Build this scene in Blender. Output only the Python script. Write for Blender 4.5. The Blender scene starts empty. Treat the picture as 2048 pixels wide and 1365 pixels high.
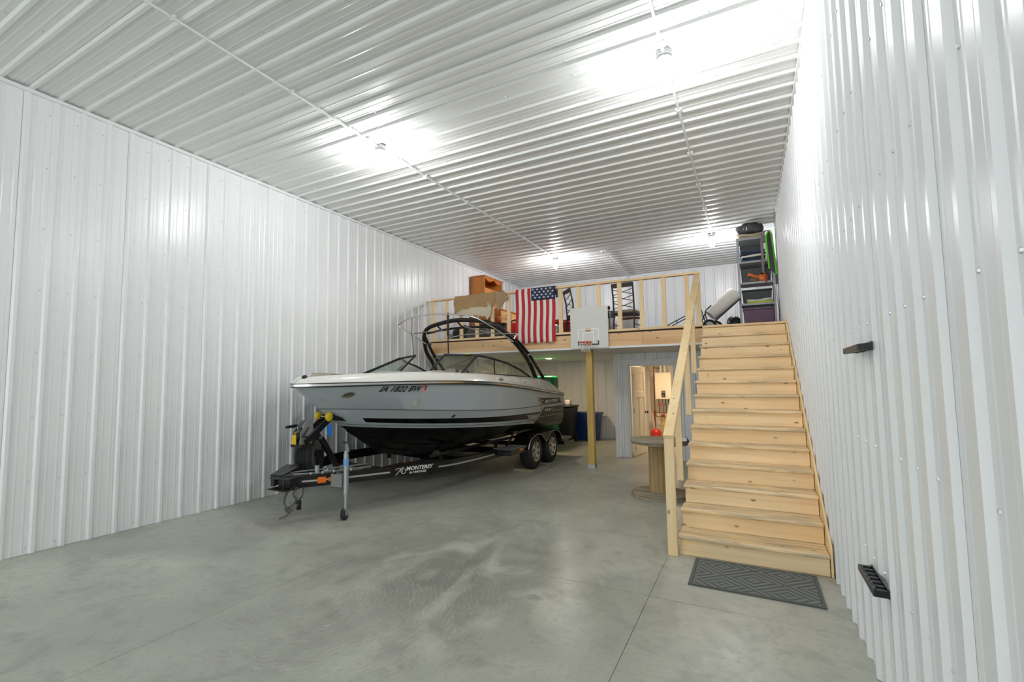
import bpy, math, random
import numpy as np
from mathutils import Vector, Matrix

random.seed(7)
S = bpy.context.scene
COL = S.collection
PI = math.pi

# ------------------------------------------------------------------ camera, world, exposure
cam_d = bpy.data.cameras.new('camera')
cam = bpy.data.objects.new('camera', cam_d)
COL.objects.link(cam)
cam_d.sensor_fit = 'HORIZONTAL'
cam_d.sensor_width = 36.0
cam_d.lens = 982.677 * 36.0 / 2048.0
cam_d.shift_x = (1024 - 932.099) / 2048.0
cam_d.shift_y = (690.02 - 682.5) / 2048.0
cam_d.clip_start = 0.02
cam_d.clip_end = 200
_r = Vector((0.86609297, 0.49981798, -0.00805916))
_u = Vector((0.0451155, -0.06210027, 0.99704972))
_f = Vector((-0.4978429, 0.86390135, 0.07633414))
cam.matrix_world = Matrix(((_r.x, _u.x, -_f.x, 0), (_r.y, _u.y, -_f.y, 0), (_r.z, _u.z, -_f.z, 1.547), (0, 0, 0, 1)))
S.camera = cam

WORLD_STRENGTH = 3.0
BULB_STRENGTH = 470.0
EXPOSURE = 0.16
wd = bpy.data.worlds.new('world')
S.world = wd
wd.use_nodes = True
wd.node_tree.nodes['Background'].inputs[0].default_value = (0.92, 0.97, 1.0, 1)
wd.node_tree.nodes['Background'].inputs[1].default_value = WORLD_STRENGTH
S.view_settings.view_transform = 'Standard'
S.view_settings.look = 'None'
S.view_settings.exposure = EXPOSURE
S.view_settings.gamma = 1.0
S.view_settings.use_curve_mapping = False
S.cycles.use_denoising = True
S.cycles.max_bounces = 14
S.cycles.diffuse_bounces = 10
S.cycles.glossy_bounces = 6
S.cycles.transparent_max_bounces = 16
S.cycles.sample_clamp_indirect = 6.0
S.cycles.caustics_reflective = False

# ------------------------------------------------------------------ helpers
def lin(c):
    return tuple(((x / 255.0) / 12.92 if x / 255.0 <= 0.04045 else ((x / 255.0 + 0.055) / 1.055) ** 2.4) for x in c)

MATS = {}
def new_mat(name):
    m = bpy.data.materials.new(name)
    m.use_nodes = True
    nt = m.node_tree
    return m, nt, nt.nodes['Principled BSDF']

def N(nt, typ, **kw):
    n = nt.nodes.new(typ)
    for k, v in kw.items():
        if k in n.inputs:
            n.inputs[k].default_value = v
        else:
            setattr(n, k, v)
    return n

def mat(name, rgb, rough=0.5, metal=0.0, vary=0.06, scale=18.0, bump=0.0, coat=0.0, spec=0.5, sheen=0.0):
    """plain procedural material: base colour with a little noise in tone and optional fine relief"""
    if name in MATS:
        return MATS[name]
    m, nt, b = new_mat(name)
    c = lin(rgb)
    tc = N(nt, 'ShaderNodeTexCoord')
    no = N(nt, 'ShaderNodeTexNoise', Scale=scale, Detail=4.0)
    nt.links.new(tc.outputs['Object'], no.inputs['Vector'])
    mx = N(nt, 'ShaderNodeMix', data_type='RGBA')
    mx.inputs[6].default_value = tuple(x * (1 - vary) for x in c) + (1,)
    mx.inputs[7].default_value = tuple(min(1, x * (1 + vary)) for x in c) + (1,)
    nt.links.new(no.outputs['Fac'], mx.inputs[0])
    nt.links.new(mx.outputs[2], b.inputs['Base Color'])
    b.inputs['Roughness'].default_value = rough
    b.inputs['Metallic'].default_value = metal
    b.inputs['Specular IOR Level'].default_value = spec
    b.inputs['Coat Weight'].default_value = coat
    b.inputs['Coat Roughness'].default_value = 0.06
    b.inputs['Sheen Weight'].default_value = sheen
    if bump:
        bp = N(nt, 'ShaderNodeBump', Strength=bump, Distance=0.01)
        nt.links.new(no.outputs['Fac'], bp.inputs['Height'])
        nt.links.new(bp.outputs['Normal'], b.inputs['Normal'])
    MATS[name] = m
    return m

def emit(name, rgb, strength):
    m, nt, b = new_mat(name)
    b.inputs['Base Color'].default_value = (0.9, 0.9, 0.9, 1)
    b.inputs['Emission Color'].default_value = tuple(rgb) + (1,)
    b.inputs['Emission Strength'].default_value = strength
    MATS[name] = m
    return m

def wood(name, light, dark, knot=(112, 62, 28), grain='x', rough=0.55, knots=1.0, grey=0.0):
    m, nt, b = new_mat(name)
    tc = N(nt, 'ShaderNodeTexCoord')
    oi = N(nt, 'ShaderNodeObjectInfo')
    mu = N(nt, 'ShaderNodeMath', operation='MULTIPLY')
    mu.inputs[1].default_value = 37.0
    nt.links.new(oi.outputs['Random'], mu.inputs[0])
    cb = N(nt, 'ShaderNodeCombineXYZ')
    for i in range(3):
        nt.links.new(mu.outputs[0], cb.inputs[i])
    ad = N(nt, 'ShaderNodeVectorMath', operation='ADD')
    nt.links.new(tc.outputs['Object'], ad.inputs[0])
    nt.links.new(cb.outputs[0], ad.inputs[1])
    ax = 'xyz'.index(grain)
    def mapped(a, c):
        mp = N(nt, 'ShaderNodeMapping')
        s = [c, c, c]
        s[ax] = a
        mp.inputs['Scale'].default_value = s
        nt.links.new(ad.outputs[0], mp.inputs['Vector'])
        return mp
    g = N(nt, 'ShaderNodeTexNoise', Scale=1.0, Detail=5.0, Distortion=0.6)
    nt.links.new(mapped(1.1, 26.0).outputs[0], g.inputs['Vector'])
    broad = N(nt, 'ShaderNodeTexNoise', Scale=1.0, Detail=2.0)
    nt.links.new(mapped(0.5, 4.0).outputs[0], broad.inputs['Vector'])
    mm = N(nt, 'ShaderNodeMath', operation='ADD')
    nt.links.new(g.outputs['Fac'], mm.inputs[0])
    nt.links.new(broad.outputs['Fac'], mm.inputs[1])
    rp = N(nt, 'ShaderNodeValToRGB')
    rp.color_ramp.elements[0].position = 0.40
    rp.color_ramp.elements[0].color = lin(light) + (1,)
    rp.color_ramp.elements[1].position = 0.64
    rp.color_ramp.elements[1].color = lin(dark) + (1,)
    hf = N(nt, 'ShaderNodeMath', operation='MULTIPLY')
    hf.inputs[1].default_value = 0.5
    nt.links.new(mm.outputs[0], hf.inputs[0])
    nt.links.new(hf.outputs[0], rp.inputs[0])
    col = rp.outputs[0]
    # knots
    vo = N(nt, 'ShaderNodeTexVoronoi', Scale=1.0, Randomness=1.0)
    nt.links.new(mapped(5.0, 11.0).outputs[0], vo.inputs['Vector'])
    kr = N(nt, 'ShaderNodeValToRGB')
    kr.color_ramp.elements[0].position = 0.04
    kr.color_ramp.elements[0].color = (knots, knots, knots, 1)
    kr.color_ramp.elements[1].position = 0.15
    kr.color_ramp.elements[1].color = (0, 0, 0, 1)
    nt.links.new(vo.outputs['Distance'], kr.inputs[0])
    # only about a third of the cells hold a knot
    sel = N(nt, 'ShaderNodeMath', operation='GREATER_THAN')
    sel.inputs[1].default_value = 0.38
    sp = N(nt, 'ShaderNodeSeparateColor')
    nt.links.new(vo.outputs['Color'], sp.inputs[0])
    nt.links.new(sp.outputs[0], sel.inputs[0])
    km = N(nt, 'ShaderNodeMath', operation='MULTIPLY')
    nt.links.new(kr.outputs[0], km.inputs[0])
    nt.links.new(sel.outputs[0], km.inputs[1])
    mx = N(nt, 'ShaderNodeMix', data_type='RGBA')
    mx.inputs[7].default_value = lin(knot) + (1,)
    nt.links.new(km.outputs[0], mx.inputs[0])
    nt.links.new(col, mx.inputs[6])
    out = mx.outputs[2]
    if grey:
        gn = N(nt, 'ShaderNodeTexNoise', Scale=1.0, Detail=6.0, Distortion=1.0)
        nt.links.new(mapped(2.2, 14.0).outputs[0], gn.inputs['Vector'])
        gr = N(nt, 'ShaderNodeValToRGB')
        gr.color_ramp.elements[0].position = 0.42
        gr.color_ramp.elements[0].color = (0, 0, 0, 1)
        gr.color_ramp.elements[1].position = 0.62
        gr.color_ramp.elements[1].color = (grey, grey, grey, 1)
        nt.links.new(gn.outputs['Fac'], gr.inputs[0])
        m2 = N(nt, 'ShaderNodeMix', data_type='RGBA')
        m2.inputs[7].default_value = lin((150, 143, 128)) + (1,)
        nt.links.new(gr.outputs[0], m2.inputs[0])
        nt.links.new(out, m2.inputs[6])
        out = m2.outputs[2]
    nt.links.new(out, b.inputs['Base Color'])
    b.inputs['Roughness'].default_value = rough
    b.inputs['Specular IOR Level'].default_value = 0.35
    bp = N(nt, 'ShaderNodeBump', Strength=0.12, Distance=0.004)
    nt.links.new(g.outputs['Fac'], bp.inputs['Height'])
    nt.links.new(bp.outputs['Normal'], b.inputs['Normal'])
    MATS[name] = m
    return m

def V(*a):
    return Vector(a if len(a) == 3 else a[0])

class MB:
    def __init__(s):
        s.v, s.f, s.m = [], [], []
    def add(s, vs, fs, m=0):
        o = len(s.v)
        s.v += [tuple(p) for p in vs]
        s.f += [tuple(i + o for i in f) for f in fs]
        s.m += [m] * len(fs)
        return s
    def box(s, x0, y0, z0, x1, y1, z1, m=0):
        x0, x1 = min(x0, x1), max(x0, x1); y0, y1 = min(y0, y1), max(y0, y1); z0, z1 = min(z0, z1), max(z0, z1)
        return s.add([(x0, y0, z0), (x1, y0, z0), (x1, y1, z0), (x0, y1, z0), (x0, y0, z1), (x1, y0, z1), (x1, y1, z1), (x0, y1, z1)],
                     [(3, 2, 1, 0), (4, 5, 6, 7), (0, 1, 5, 4), (1, 2, 6, 5), (2, 3, 7, 6), (3, 0, 4, 7)], m)
    def bar(s, p0, p1, w, h, up=(0, 0, 1), m=0):
        """box of section w (sideways) x h (towards up) from p0 to p1"""
        p0, p1 = V(p0), V(p1)
        d = (p1 - p0).normalized()
        side = d.cross(V(up)).normalized()
        u = side.cross(d).normalized()
        vs = []
        for p in (p0, p1):
            for a, b in ((-1, -1), (1, -1), (1, 1), (-1, 1)):
                vs.append(p + side * a * w / 2 + u * b * h / 2)
        return s.add(vs, [(0, 1, 2, 3)[::-1], (4, 5, 6, 7), (0, 1, 5, 4), (1, 2, 6, 5), (2, 3, 7, 6), (3, 0, 4, 7)], m)
    def tube(s, pts, r, seg=8, m=0, closed=False, cap=True):
        pts = [V(p) for p in pts]
        n = len(pts)
        rs = r if isinstance(r, (list, tuple)) else [r] * n
        rings = []
        prev = None
        for i, p in enumerate(pts):
            if closed:
                t = (pts[(i + 1) % n] - pts[i - 1]).normalized()
            else:
                t = (pts[min(i + 1, n - 1)] - pts[max(i - 1, 0)]).normalized()
            if prev is None:
                a = V(0, 0, 1) if abs(t.z) < 0.9 else V(1, 0, 0)
                prev = (a - t * a.dot(t)).normalized()
            else:
                prev = (prev - t * prev.dot(t)).normalized()
            bn = t.cross(prev)
            rings.append([p + (prev * math.cos(2 * PI * k / seg) + bn * math.sin(2 * PI * k / seg)) * rs[i] for k in range(seg)])
        vs = [q for rg in rings for q in rg]
        fs = []
        for i in range(n if closed else n - 1):
            for k in range(seg):
                a, b = i * seg + k, i * seg + (k + 1) % seg
                c, d = ((i + 1) % n) * seg + (k + 1) % seg, ((i + 1) % n) * seg + k
                fs.append((a, b, c, d))
        if cap and not closed:
            fs.append(tuple(range(seg))[::-1])
            fs.append(tuple(range((n - 1) * seg, n * seg)))
        return s.add(vs, fs, m)
    def cyl(s, p0, p1, r, seg=16, m=0, r1=None):
        return s.tube([p0, p1], [r, r if r1 is None else r1], seg, m)
    def lathe(s, prof, c=(0, 0, 0), axis=(0, 0, 1), seg=24, m=0, close=False):
        """prof: list of (r, h) along axis"""
        c, ax = V(c), V(axis).normalized()
        a = V(1, 0, 0) if abs(ax.x) < 0.9 else V(0, 1, 0)
        e1 = (a - ax * a.dot(ax)).normalized()
        e2 = ax.cross(e1)
        vs = []
        for (r, h) in prof:
            for k in range(seg):
                t = 2 * PI * k / seg
                vs.append(c + ax * h + (e1 * math.cos(t) + e2 * math.sin(t)) * max(r, 1e-5))
        fs = []
        n = len(prof)
        for i in range(n if close else n - 1):
            for k in range(seg):
                j = (i + 1) % n
                fs.append((i * seg + k, i * seg + (k + 1) % seg, j * seg + (k + 1) % seg, j * seg + k))
        if not close:
            if prof[0][0] > 1e-4:
                fs.append(tuple(range(seg))[::-1])
            if prof[-1][0] > 1e-4:
                fs.append(tuple(range((n - 1) * seg, n * seg)))
        return s.add(vs, fs, m)
    def prism(s, pts, off, m=0):
        pts = [V(p) for p in pts]
        off = V(off)
        n = len(pts)
        vs = pts + [p + off for p in pts]
        fs = [tuple(range(n))[::-1], tuple(range(n, 2 * n))]
        for i in range(n):
            j = (i + 1) % n
            fs.append((i, j, n + j, n + i))
        return s.add(vs, fs, m)
    def grid(s, rows, m=0, close_u=False, close_v=False):
        """rows: list of equal-length point lists; m may be a function (i, k) -> material index"""
        nr, nc = len(rows), len(rows[0])
        o = len(s.v)
        s.v += [tuple(p) for r in rows for p in r]
        for i in range(nr if close_v else nr - 1):
            for k in range(nc if close_u else nc - 1):
                j, l = (i + 1) % nr, (k + 1) % nc
                s.f.append((o + i * nc + k, o + i * nc + l, o + j * nc + l, o + j * nc + k))
                s.m.append(m(i, k) if callable(m) else m)
        return s
    def ellipsoid(s, c, r, m=0, seg=14, rings=9, power=1.0):
        rows = []
        for i in range(rings + 1):
            t = PI * i / rings
            row = []
            for k in range(seg):
                a = 2 * PI * k / seg
                f = lambda x: math.copysign(abs(x) ** power, x)
                row.append((c[0] + r[0] * f(max(1e-4, math.sin(t))) * f(math.cos(a)), c[1] + r[1] * f(max(1e-4, math.sin(t))) * f(math.sin(a)), c[2] + r[2] * f(math.cos(t))))
            rows.append(row)
        return s.grid(rows, m, close_u=True)
    def build(s, name, mats, parent=None, smooth=False, bevel=0.0, label=None, kind=None, solid=0.0, angle=40, world=True, seg=2):
        me = bpy.data.meshes.new(name)
        off = V(ROOTS.get(parent.name, (0, 0, 0))) if (parent is not None and world) else V(0, 0, 0)
        me.from_pydata([tuple(V(p) - off) for p in s.v], [], s.f)
        mats = mats if isinstance(mats, (list, tuple)) else [mats]
        for x in mats:
            me.materials.append(x)
        me.polygons.foreach_set('material_index', s.m)
        me.validate()
        import bmesh
        bm = bmesh.new(); bm.from_mesh(me)
        bmesh.ops.recalc_face_normals(bm, faces=bm.faces)
        bm.to_mesh(me); bm.free()
        if smooth:
            me.shade_smooth()
            if angle < 180:
                me.set_sharp_from_angle(angle=math.radians(angle))
        o = bpy.data.objects.new(name, me)
        COL.objects.link(o)
        if parent is not None:
            o.parent = parent
            if parent.name in ROOTS:
                ROOTS[o.name] = ROOTS[parent.name] if world else (0, 0, 0)
        if solid:
            md = o.modifiers.new('solidify', 'SOLIDIFY'); md.thickness = solid; md.offset = 0
        if bevel:
            md = o.modifiers.new('bevel', 'BEVEL'); md.width = bevel; md.segments = seg; md.limit_method = 'ANGLE'
            if smooth is False:
                me.shade_smooth(); me.set_sharp_from_angle(angle=math.radians(50))
        if label: o['label'] = label
        if kind: o['kind'] = kind
        return o

ROOTS = {}
def thing(name, label, cat, loc=(0, 0, 0), group=None, rz=0.0, kind=None):
    o = bpy.data.objects.new(name, None)
    COL.objects.link(o)
    o.location = loc
    o.rotation_euler = (0, 0, rz)
    o.empty_display_size = 0.1
    if label: o['label'] = label
    if cat: o['category'] = cat
    if group: o['group'] = group
    if kind: o['kind'] = kind
    ROOTS[o.name] = tuple(loc)
    return o

def tag(o, label, cat, group=None):
    o['label'] = label; o['category'] = cat
    if group: o['group'] = group
    return o

def kids(o):
    return [c for c in list(COL.objects) if c.parent == o]

def dup(root, loc, rz=None, label=None, group=None):
    r = root.copy(); COL.objects.link(r)
    r.location = loc
    if rz is not None: r.rotation_euler = (0, 0, rz)
    if label: r['label'] = label
    if group: r['group'] = group
    for ch in kids(root):
        c = ch.copy(); COL.objects.link(c); c.parent = r
        for g in kids(ch):
            d = g.copy(); COL.objects.link(d); d.parent = c
    return r

def text_shape(body, size=1.0, shear=0.0, bold=0.0, width=1.0, align='LEFT'):
    """flat glyph outline mesh of a string as (verts2d, faces)"""
    cu = bpy.data.curves.new('lettering', 'FONT')
    cu.body = body; cu.size = size; cu.shear = shear; cu.offset = bold * size
    cu.align_x = align; cu.resolution_u = 3
    ob = bpy.data.objects.new('lettering', cu)
    COL.objects.link(ob)
    bpy.context.view_layer.update()
    dg = bpy.context.evaluated_depsgraph_get()
    me = bpy.data.meshes.new_from_object(ob.evaluated_get(dg))
    vs = [(p.co.x * width, p.co.y) for p in me.vertices]
    fs = [tuple(p.vertices) for p in me.polygons]
    bpy.data.objects.remove(ob); bpy.data.curves.remove(cu); bpy.data.meshes.remove(me)
    return vs, fs

def place_text(mb, shape, fn, m=0):
    vs, fs = shape
    mb.add([fn(u, v) for u, v in vs], fs, m)

# ------------------------------------------------------------------ materials
def metal_panel(name, rgb):
    m, nt, b = new_mat(name)
    c = lin(rgb)
    tc = N(nt, 'ShaderNodeTexCoord')
    n1 = N(nt, 'ShaderNodeTexNoise', Scale=0.9, Detail=3.0)
    n2 = N(nt, 'ShaderNodeTexNoise', Scale=5.0, Detail=2.0)
    nt.links.new(tc.outputs['Object'], n1.inputs['Vector'])
    nt.links.new(tc.outputs['Object'], n2.inputs['Vector'])
    mx = N(nt, 'ShaderNodeMix', data_type='RGBA')
    mx.inputs[6].default_value = tuple(x * 0.965 for x in c) + (1,)
    mx.inputs[7].default_value = tuple(min(1, x * 1.02) for x in c) + (1,)
    nt.links.new(n1.outputs['Fac'], mx.inputs[0])
    nt.links.new(mx.outputs[2], b.inputs['Base Color'])
    b.inputs['Roughness'].default_value = 0.30
    b.inputs['Specular IOR Level'].default_value = 0.55
    bp = N(nt, 'ShaderNodeBump', Strength=0.05, Distance=0.02)
    nt.links.new(n2.outputs['Fac'], bp.inputs['Height'])
    nt.links.new(bp.outputs['Normal'], b.inputs['Normal'])
    MATS[name] = m
    return m

M_WALL = metal_panel('white_painted_steel', (229, 230, 231))
M_CEIL = metal_panel('white_ceiling_steel', (222, 223, 221))
M_TRIM = mat('white_trim', (226, 228, 229), 0.4)
M_SCREW = mat('screw_head', (205, 207, 208), 0.35, 0.3)
M_PINE_X = wood('pine_grain_x', (240, 212, 168), (226, 190, 140), grain='x')
M_PINE_Y = wood('pine_grain_y', (240, 215, 168), (228, 196, 144), grain='y', knots=0.7)
M_PINE_Z = wood('pine_grain_z', (240, 214, 168), (228, 196, 146), grain='z', knots=0.8)
M_TREAD = wood('worn_tread_pine', (242, 216, 172), (224, 192, 142), grain='x', grey=0.55)
M_RISER = wood('riser_pine', (246, 222, 180), (234, 202, 152), grain='x', knots=0.9)
M_FASCIA = wood('fascia_lumber', (232, 196, 150), (214, 172, 124), grain='x', knots=1.0)
M_TREATED = wood('yellow_post_lumber', (206, 180, 96), (188, 152, 82), grain='z', knots=0.8)
M_DECK_SHADE = mat('decking_edge_shade', (58, 40, 38), 0.8)  # decking painted dark for the shadow line under the railing plate
M_OAK = wood('golden_oak', (196, 128, 62), (168, 98, 40), knot=(110, 58, 22), grain='z', rough=0.4, knots=0.2)
M_OAK_X = wood('golden_oak_rail', (188, 118, 56), (160, 92, 38), knot=(110, 58, 22), grain='y', rough=0.4, knots=0.2)
M_REEL = wood('weathered_reel_wood', (172, 160, 138), (132, 118, 96), knot=(90, 75, 55), grain='x', rough=0.8, grey=0.6)
M_STAVE = wood('reel_stave_wood', (190, 160, 104), (150, 120, 74), knot=(80, 60, 36), grain='z', rough=0.8, grey=0.4)
M_CHROME = mat('polished_steel', (205, 205, 202), 0.16, 1.0, 0.02)
M_GALV = mat('galvanized_steel', (168, 172, 172), 0.42, 0.75, 0.12, 30)
M_BLACK = mat('black_powder_coat', (16, 16, 17), 0.28, 0.0, 0.1)
M_BLACKTRIM = mat('black_aluminium_frame', (34, 35, 37), 0.38, 0.3)
M_RUBBER = mat('tyre_rubber', (33, 34, 33), 0.75, 0.0, 0.15, 40, 0.1)
M_DARK = mat('dark_plastic', (36, 38, 40), 0.5)
M_GREY = mat('grey_plastic', (122, 124, 126), 0.5)
M_WHITEP = mat('white_plastic', (226, 226, 222), 0.45)
M_RED = mat('red_plastic', (196, 44, 36), 0.42)
M_REDFAB = mat('red_fabric', (200, 48, 44), 0.85, 0, 0.2, 9, 0.6)
M_YELLOW = mat('yellow_polymer', (214, 182, 18), 0.35)
M_AMBER = mat('amber_lens', (226, 112, 22), 0.25)
M_BLUETAG = mat('blue_tag_plastic', (24, 122, 214), 0.4)
M_BLUEBIN = mat('blue_bin_plastic', (22, 58, 124), 0.42)
M_GREEN = mat('green_plastic', (12, 128, 74), 0.4)
M_TAN = mat('tan_vinyl', (176, 166, 146), 0.6)
M_COPPER = mat('copper_pipe', (150, 84, 44), 0.35, 0.8)
M_BRASS = mat('brass_fitting', (190, 146, 62), 0.35, 0.7)

# ------------------------------------------------------------------ structure
XL, XR, ZC, YB, YR = -5.853, 0.517, 4.396, 13.50, -5.2
LZ = 2.401
RH = 0.019
def struct(name, mb, mats, parent=None, **kw):
    o = mb.build(name, mats, parent, **kw)
    o['kind'] = 'structure'
    if parent is None:
        ROOTS[o.name] = (0, 0, 0)
    return o

# concrete slabs cut by control joints
def concrete():
    m, nt, b = new_mat('troweled_concrete')
    tc = N(nt, 'ShaderNodeTexCoord')
    def noise(scale, detail, dist=0.0, sc=(1, 1, 1), rot=0.0, off=(0, 0, 0)):
        mp = N(nt, 'ShaderNodeMapping')
        mp.inputs['Scale'].default_value = sc
        mp.inputs['Rotation'].default_value = (0, 0, rot)
        mp.inputs['Location'].default_value = off
        nt.links.new(tc.outputs['Object'], mp.inputs['Vector'])
        n = N(nt, 'ShaderNodeTexNoise', Scale=scale, Detail=detail, Distortion=dist)
        nt.links.new(mp.outputs[0], n.inputs['Vector'])
        return n.outputs['Fac']
    def ramp(fac, p0, p1, c0=0.0, c1=1.0):
        r = N(nt, 'ShaderNodeMapRange')
        r.inputs[1].default_value = p0; r.inputs[2].default_value = p1
        r.inputs[3].default_value = c0; r.inputs[4].default_value = c1
        nt.links.new(fac, r.inputs[0])
        return r.outputs[0]
    def mul(a, c):
        r = N(nt, 'ShaderNodeMath', operation='MULTIPLY')
        nt.links.new(a, r.inputs[0])
        if isinstance(c, float): r.inputs[1].default_value = c
        else: nt.links.new(c, r.inputs[1])
        return r.outputs[0]
    def mix(a, c, f):
        x = N(nt, 'ShaderNodeMix', data_type='RGBA')
        for sock, val in ((x.inputs[6], a), (x.inputs[7], c)):
            if isinstance(val, tuple): sock.default_value = lin(val) + (1,)
            else: nt.links.new(val, sock)
        nt.links.new(f, x.inputs[0])
        return x.outputs[2]
    cloud = noise(0.55, 5, 0.8)
    base = mix((184, 185, 172), (158, 159, 147), ramp(cloud, 0.35, 0.65))
    fine = noise(9.0, 8, 0.4)
    base = mix(base, (180, 181, 174), mul(ramp(fine, 0.52, 0.75), 0.35))
    mott = noise(26.0, 6, 0.6)
    base = mix(base, (118, 118, 108), mul(ramp(mott, 0.50, 0.72), 0.30))
    mid = noise(3.4, 7, 1.2)
    base = mix(base, (128, 128, 118), mul(ramp(mid, 0.50, 0.68), 0.42))
    # dark worn zone where the trailer and cars are turned, swirled by the power trowel
    def blob(c, r, soft):
        s = N(nt, 'ShaderNodeVectorMath', operation='SUBTRACT')
        s.inputs[1].default_value = c
        nt.links.new(tc.outputs['Object'], s.inputs[0])
        k = N(nt, 'ShaderNodeVectorMath', operation='MULTIPLY')
        k.inputs[1].default_value = r
        nt.links.new(s.outputs[0], k.inputs[0])
        ln = N(nt, 'ShaderNodeVectorMath', operation='LENGTH')
        nt.links.new(k.outputs[0], ln.inputs[0])
        return ramp(ln.outputs['Value'], 1.0, soft, 0.0, 1.0)
    wear = mul(blob((-2.2, 3.5, 0), (0.55, 0.46, 0), 0.10), ramp(noise(1.6, 7, 1.5, (1, 0.6, 1), 0.5), 0.36, 0.58))
    base = mix(base, (112, 112, 104), mul(wear, 0.75))
    # curved trowel scratches
    wv = N(nt, 'ShaderNodeTexWave', wave_type='RINGS', rings_direction='SPHERICAL', Scale=7.5, Distortion=7.0, Detail=4.0)
    wv.inputs['Detail Scale'].default_value = 1.6
    mp = N(nt, 'ShaderNodeMapping')
    mp.inputs['Location'].default_value = (2.9, -2.6, 0)
    nt.links.new(tc.outputs['Object'], mp.inputs['Vector'])
    nt.links.new(mp.outputs[0], wv.inputs['Vector'])
    arcs = mul(mul(ramp(wv.outputs['Fac'], 0.86, 1.0), blob((-2.2, 2.8, 0), (0.75, 0.60, 0), 0.35)), ramp(fine, 0.42, 0.62))
    base = mix(base, (198, 195, 184), mul(arcs, 0.45))
    st = ramp(noise(3.0, 6, 2.2, (7.0, 0.5, 1), -0.9, (3, 1, 0)), 0.66, 0.72)
    base = mix(base, (192, 190, 180), mul(st, 0.22))
    st2 = ramp(noise(2.0, 4, 1.0, (1, 1, 1), 0, (9, 4, 0)), 0.64, 0.74)
    base = mix(base, (120, 121, 116), mul(st2, 0.40))
    # small dark stain and tyre arcs behind the jack
    base = mix(base, (112, 114, 110), mul(mul(blob((-1.411, 3.411, 0), (13.0, 17.0, 0), 0.6), ramp(mott, 0.3, 0.5)), 0.6))
    nt.links.new(base, b.inputs['Base Color'])
    rr = ramp(fine, 0.3, 0.7, 0.30, 0.46)
    nt.links.new(rr, b.inputs['Roughness'])
    b.inputs['Specular IOR Level'].default_value = 0.55
    bp = N(nt, 'ShaderNodeBump', Strength=0.10, Distance=0.006)
    nt.links.new(fine, bp.inputs['Height'])
    nt.links.new(bp.outputs['Normal'], b.inputs['Normal'])
    return m
M_CONC = concrete()
M_JOINT = mat('dark_joint_base', (88, 84, 74), 0.9)  # dark base under the slabs, seen in the control joints
fl = struct('floor', MB().box(XL - .15, YR, -0.20, XR + .15, YB + .1, -0.012), M_JOINT)
jx = [XL - .02, -3.202, -0.702, XR + .02]
jy = [YR, 3.83, 9.3, YB]
for i in range(3):
    for k in range(3):
        g = 0.0016
        MB().box(jx[i] + g, jy[k] + g, -0.05, jx[i + 1] - g, jy[k + 1] - g, 0.0).build('slab', M_CONC, fl)

def panel_profile(u0, u1, ribs, minor=True):
    """(u, height) profile of ribbed steel with main ribs at the listed u"""
    pts = [(u0, 0.0)]
    for c in ribs:
        for du, h in ((-.030, 0), (-.013, RH), (.013, RH), (.030, 0)):
            if u0 < c + du < u1: pts.append((c + du, h))
        if minor:
            for q in (.0762, .1524):
                for du, h in ((-.012, 0), (-.005, .0024), (.005, .0024), (.012, 0)):
                    if u0 < c + q + du < u1: pts.append((c + q + du, h))
    pts.append((u1, 0.0))
    return pts

PITCH = 0.2286
def panels(parent, phase, u_min, u_max, fn, v0, v1, screw_rows, mat_, name='panel'):
    """steel sheets of four ribs each; fn(u, height, v) -> world point"""
    first = phase - 4 * PITCH * math.ceil((phase - u_min) / (4 * PITCH)) - 0.031
    scr = MB()
    u = first
    while u < u_max:
        a, b = max(u, u_min), min(u + 4 * PITCH - 0.0025, u_max)
        if b - a > 0.02:
            ribs = [u + 0.031 + k * PITCH for k in range(-1, 5)]
            pr = panel_profile(a, b, ribs)
            mb = MB().grid([[fn(x, h, v) for x, h in pr] for v in (v0, v1)])
            mb.build(name, mat_, parent)
            for c in ribs[1:5]:
                for v in screw_rows:
                    q = c - 0.052
                    if a + .01 < q < b - .01:
                        p0, p1 = V(fn(q, 0.0, v)), V(fn(q, 0.0055, v))
                        scr.tube([p0, p1], [0.0085, 0.0065], 6)
        u += 4 * PITCH
    if scr.v:
        s = scr.build('screws', M_SCREW, parent)
        s['kind'] = 'stuff'

zr = [0.06, 0.66, 1.26, 1.86, 2.46, 3.06, 3.66, 4.20]
wl = struct('wall_left', MB().box(XL - .14, YR, -.05, XL - .004, YB + .14, ZC + .05), M_TRIM)
panels(wl, 1.815, YR, YB, lambda u, h, v: (XL + h, u, v), 0.002, ZC, zr, M_WALL)
wr = struct('wall_right', MB().box(XR + .004, YR, -.05, XR + .14, YB + .14, ZC + .05), M_TRIM)
panels(wr, 4.745, YR, YB, lambda u, h, v: (XR - h, u, v), 0.002, ZC, [0.05, 0.62, 1.22, 1.82, 2.42, 3.02, 3.62, 4.18], M_WALL)
wb = struct('wall_back', MB().box(XL - .13, YB + .004, -.05, XR + .13, YB + .14, ZC + .05), M_TRIM)
panels(wb, -5.70, XL, XR, lambda u, h, v: (u, YB - h, v), 0.002, ZC, [0.06, 0.7, 1.4, 2.5, 3.1, 3.7, 4.2], M_WALL)
ce = struct('ceiling', MB().box(XL - .14, YR, ZC + .004, XR + .14, YB + .14, ZC + .14), M_TRIM)
panels(ce, 1.835, YR, YB, lambda u, h, v: (v, u, ZC - h), XL, XR, [-5.4, -4.8, -4.2, -3.3, -2.6, -2.0, -1.3, -.15, .3], M_CEIL)
struct('trim_1', MB().box(XL, YR, ZC - .052, XL + .034, YB, ZC - .018), M_TRIM)
struct('trim_2', MB().box(XR - .030, YR, ZC - .050, XR, YB, ZC - .016), M_TRIM)
struct('trim_3', MB().box(XL + .034, YB - .030, ZC - .050, XR - .03, YB, ZC - .018), M_TRIM)

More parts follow.
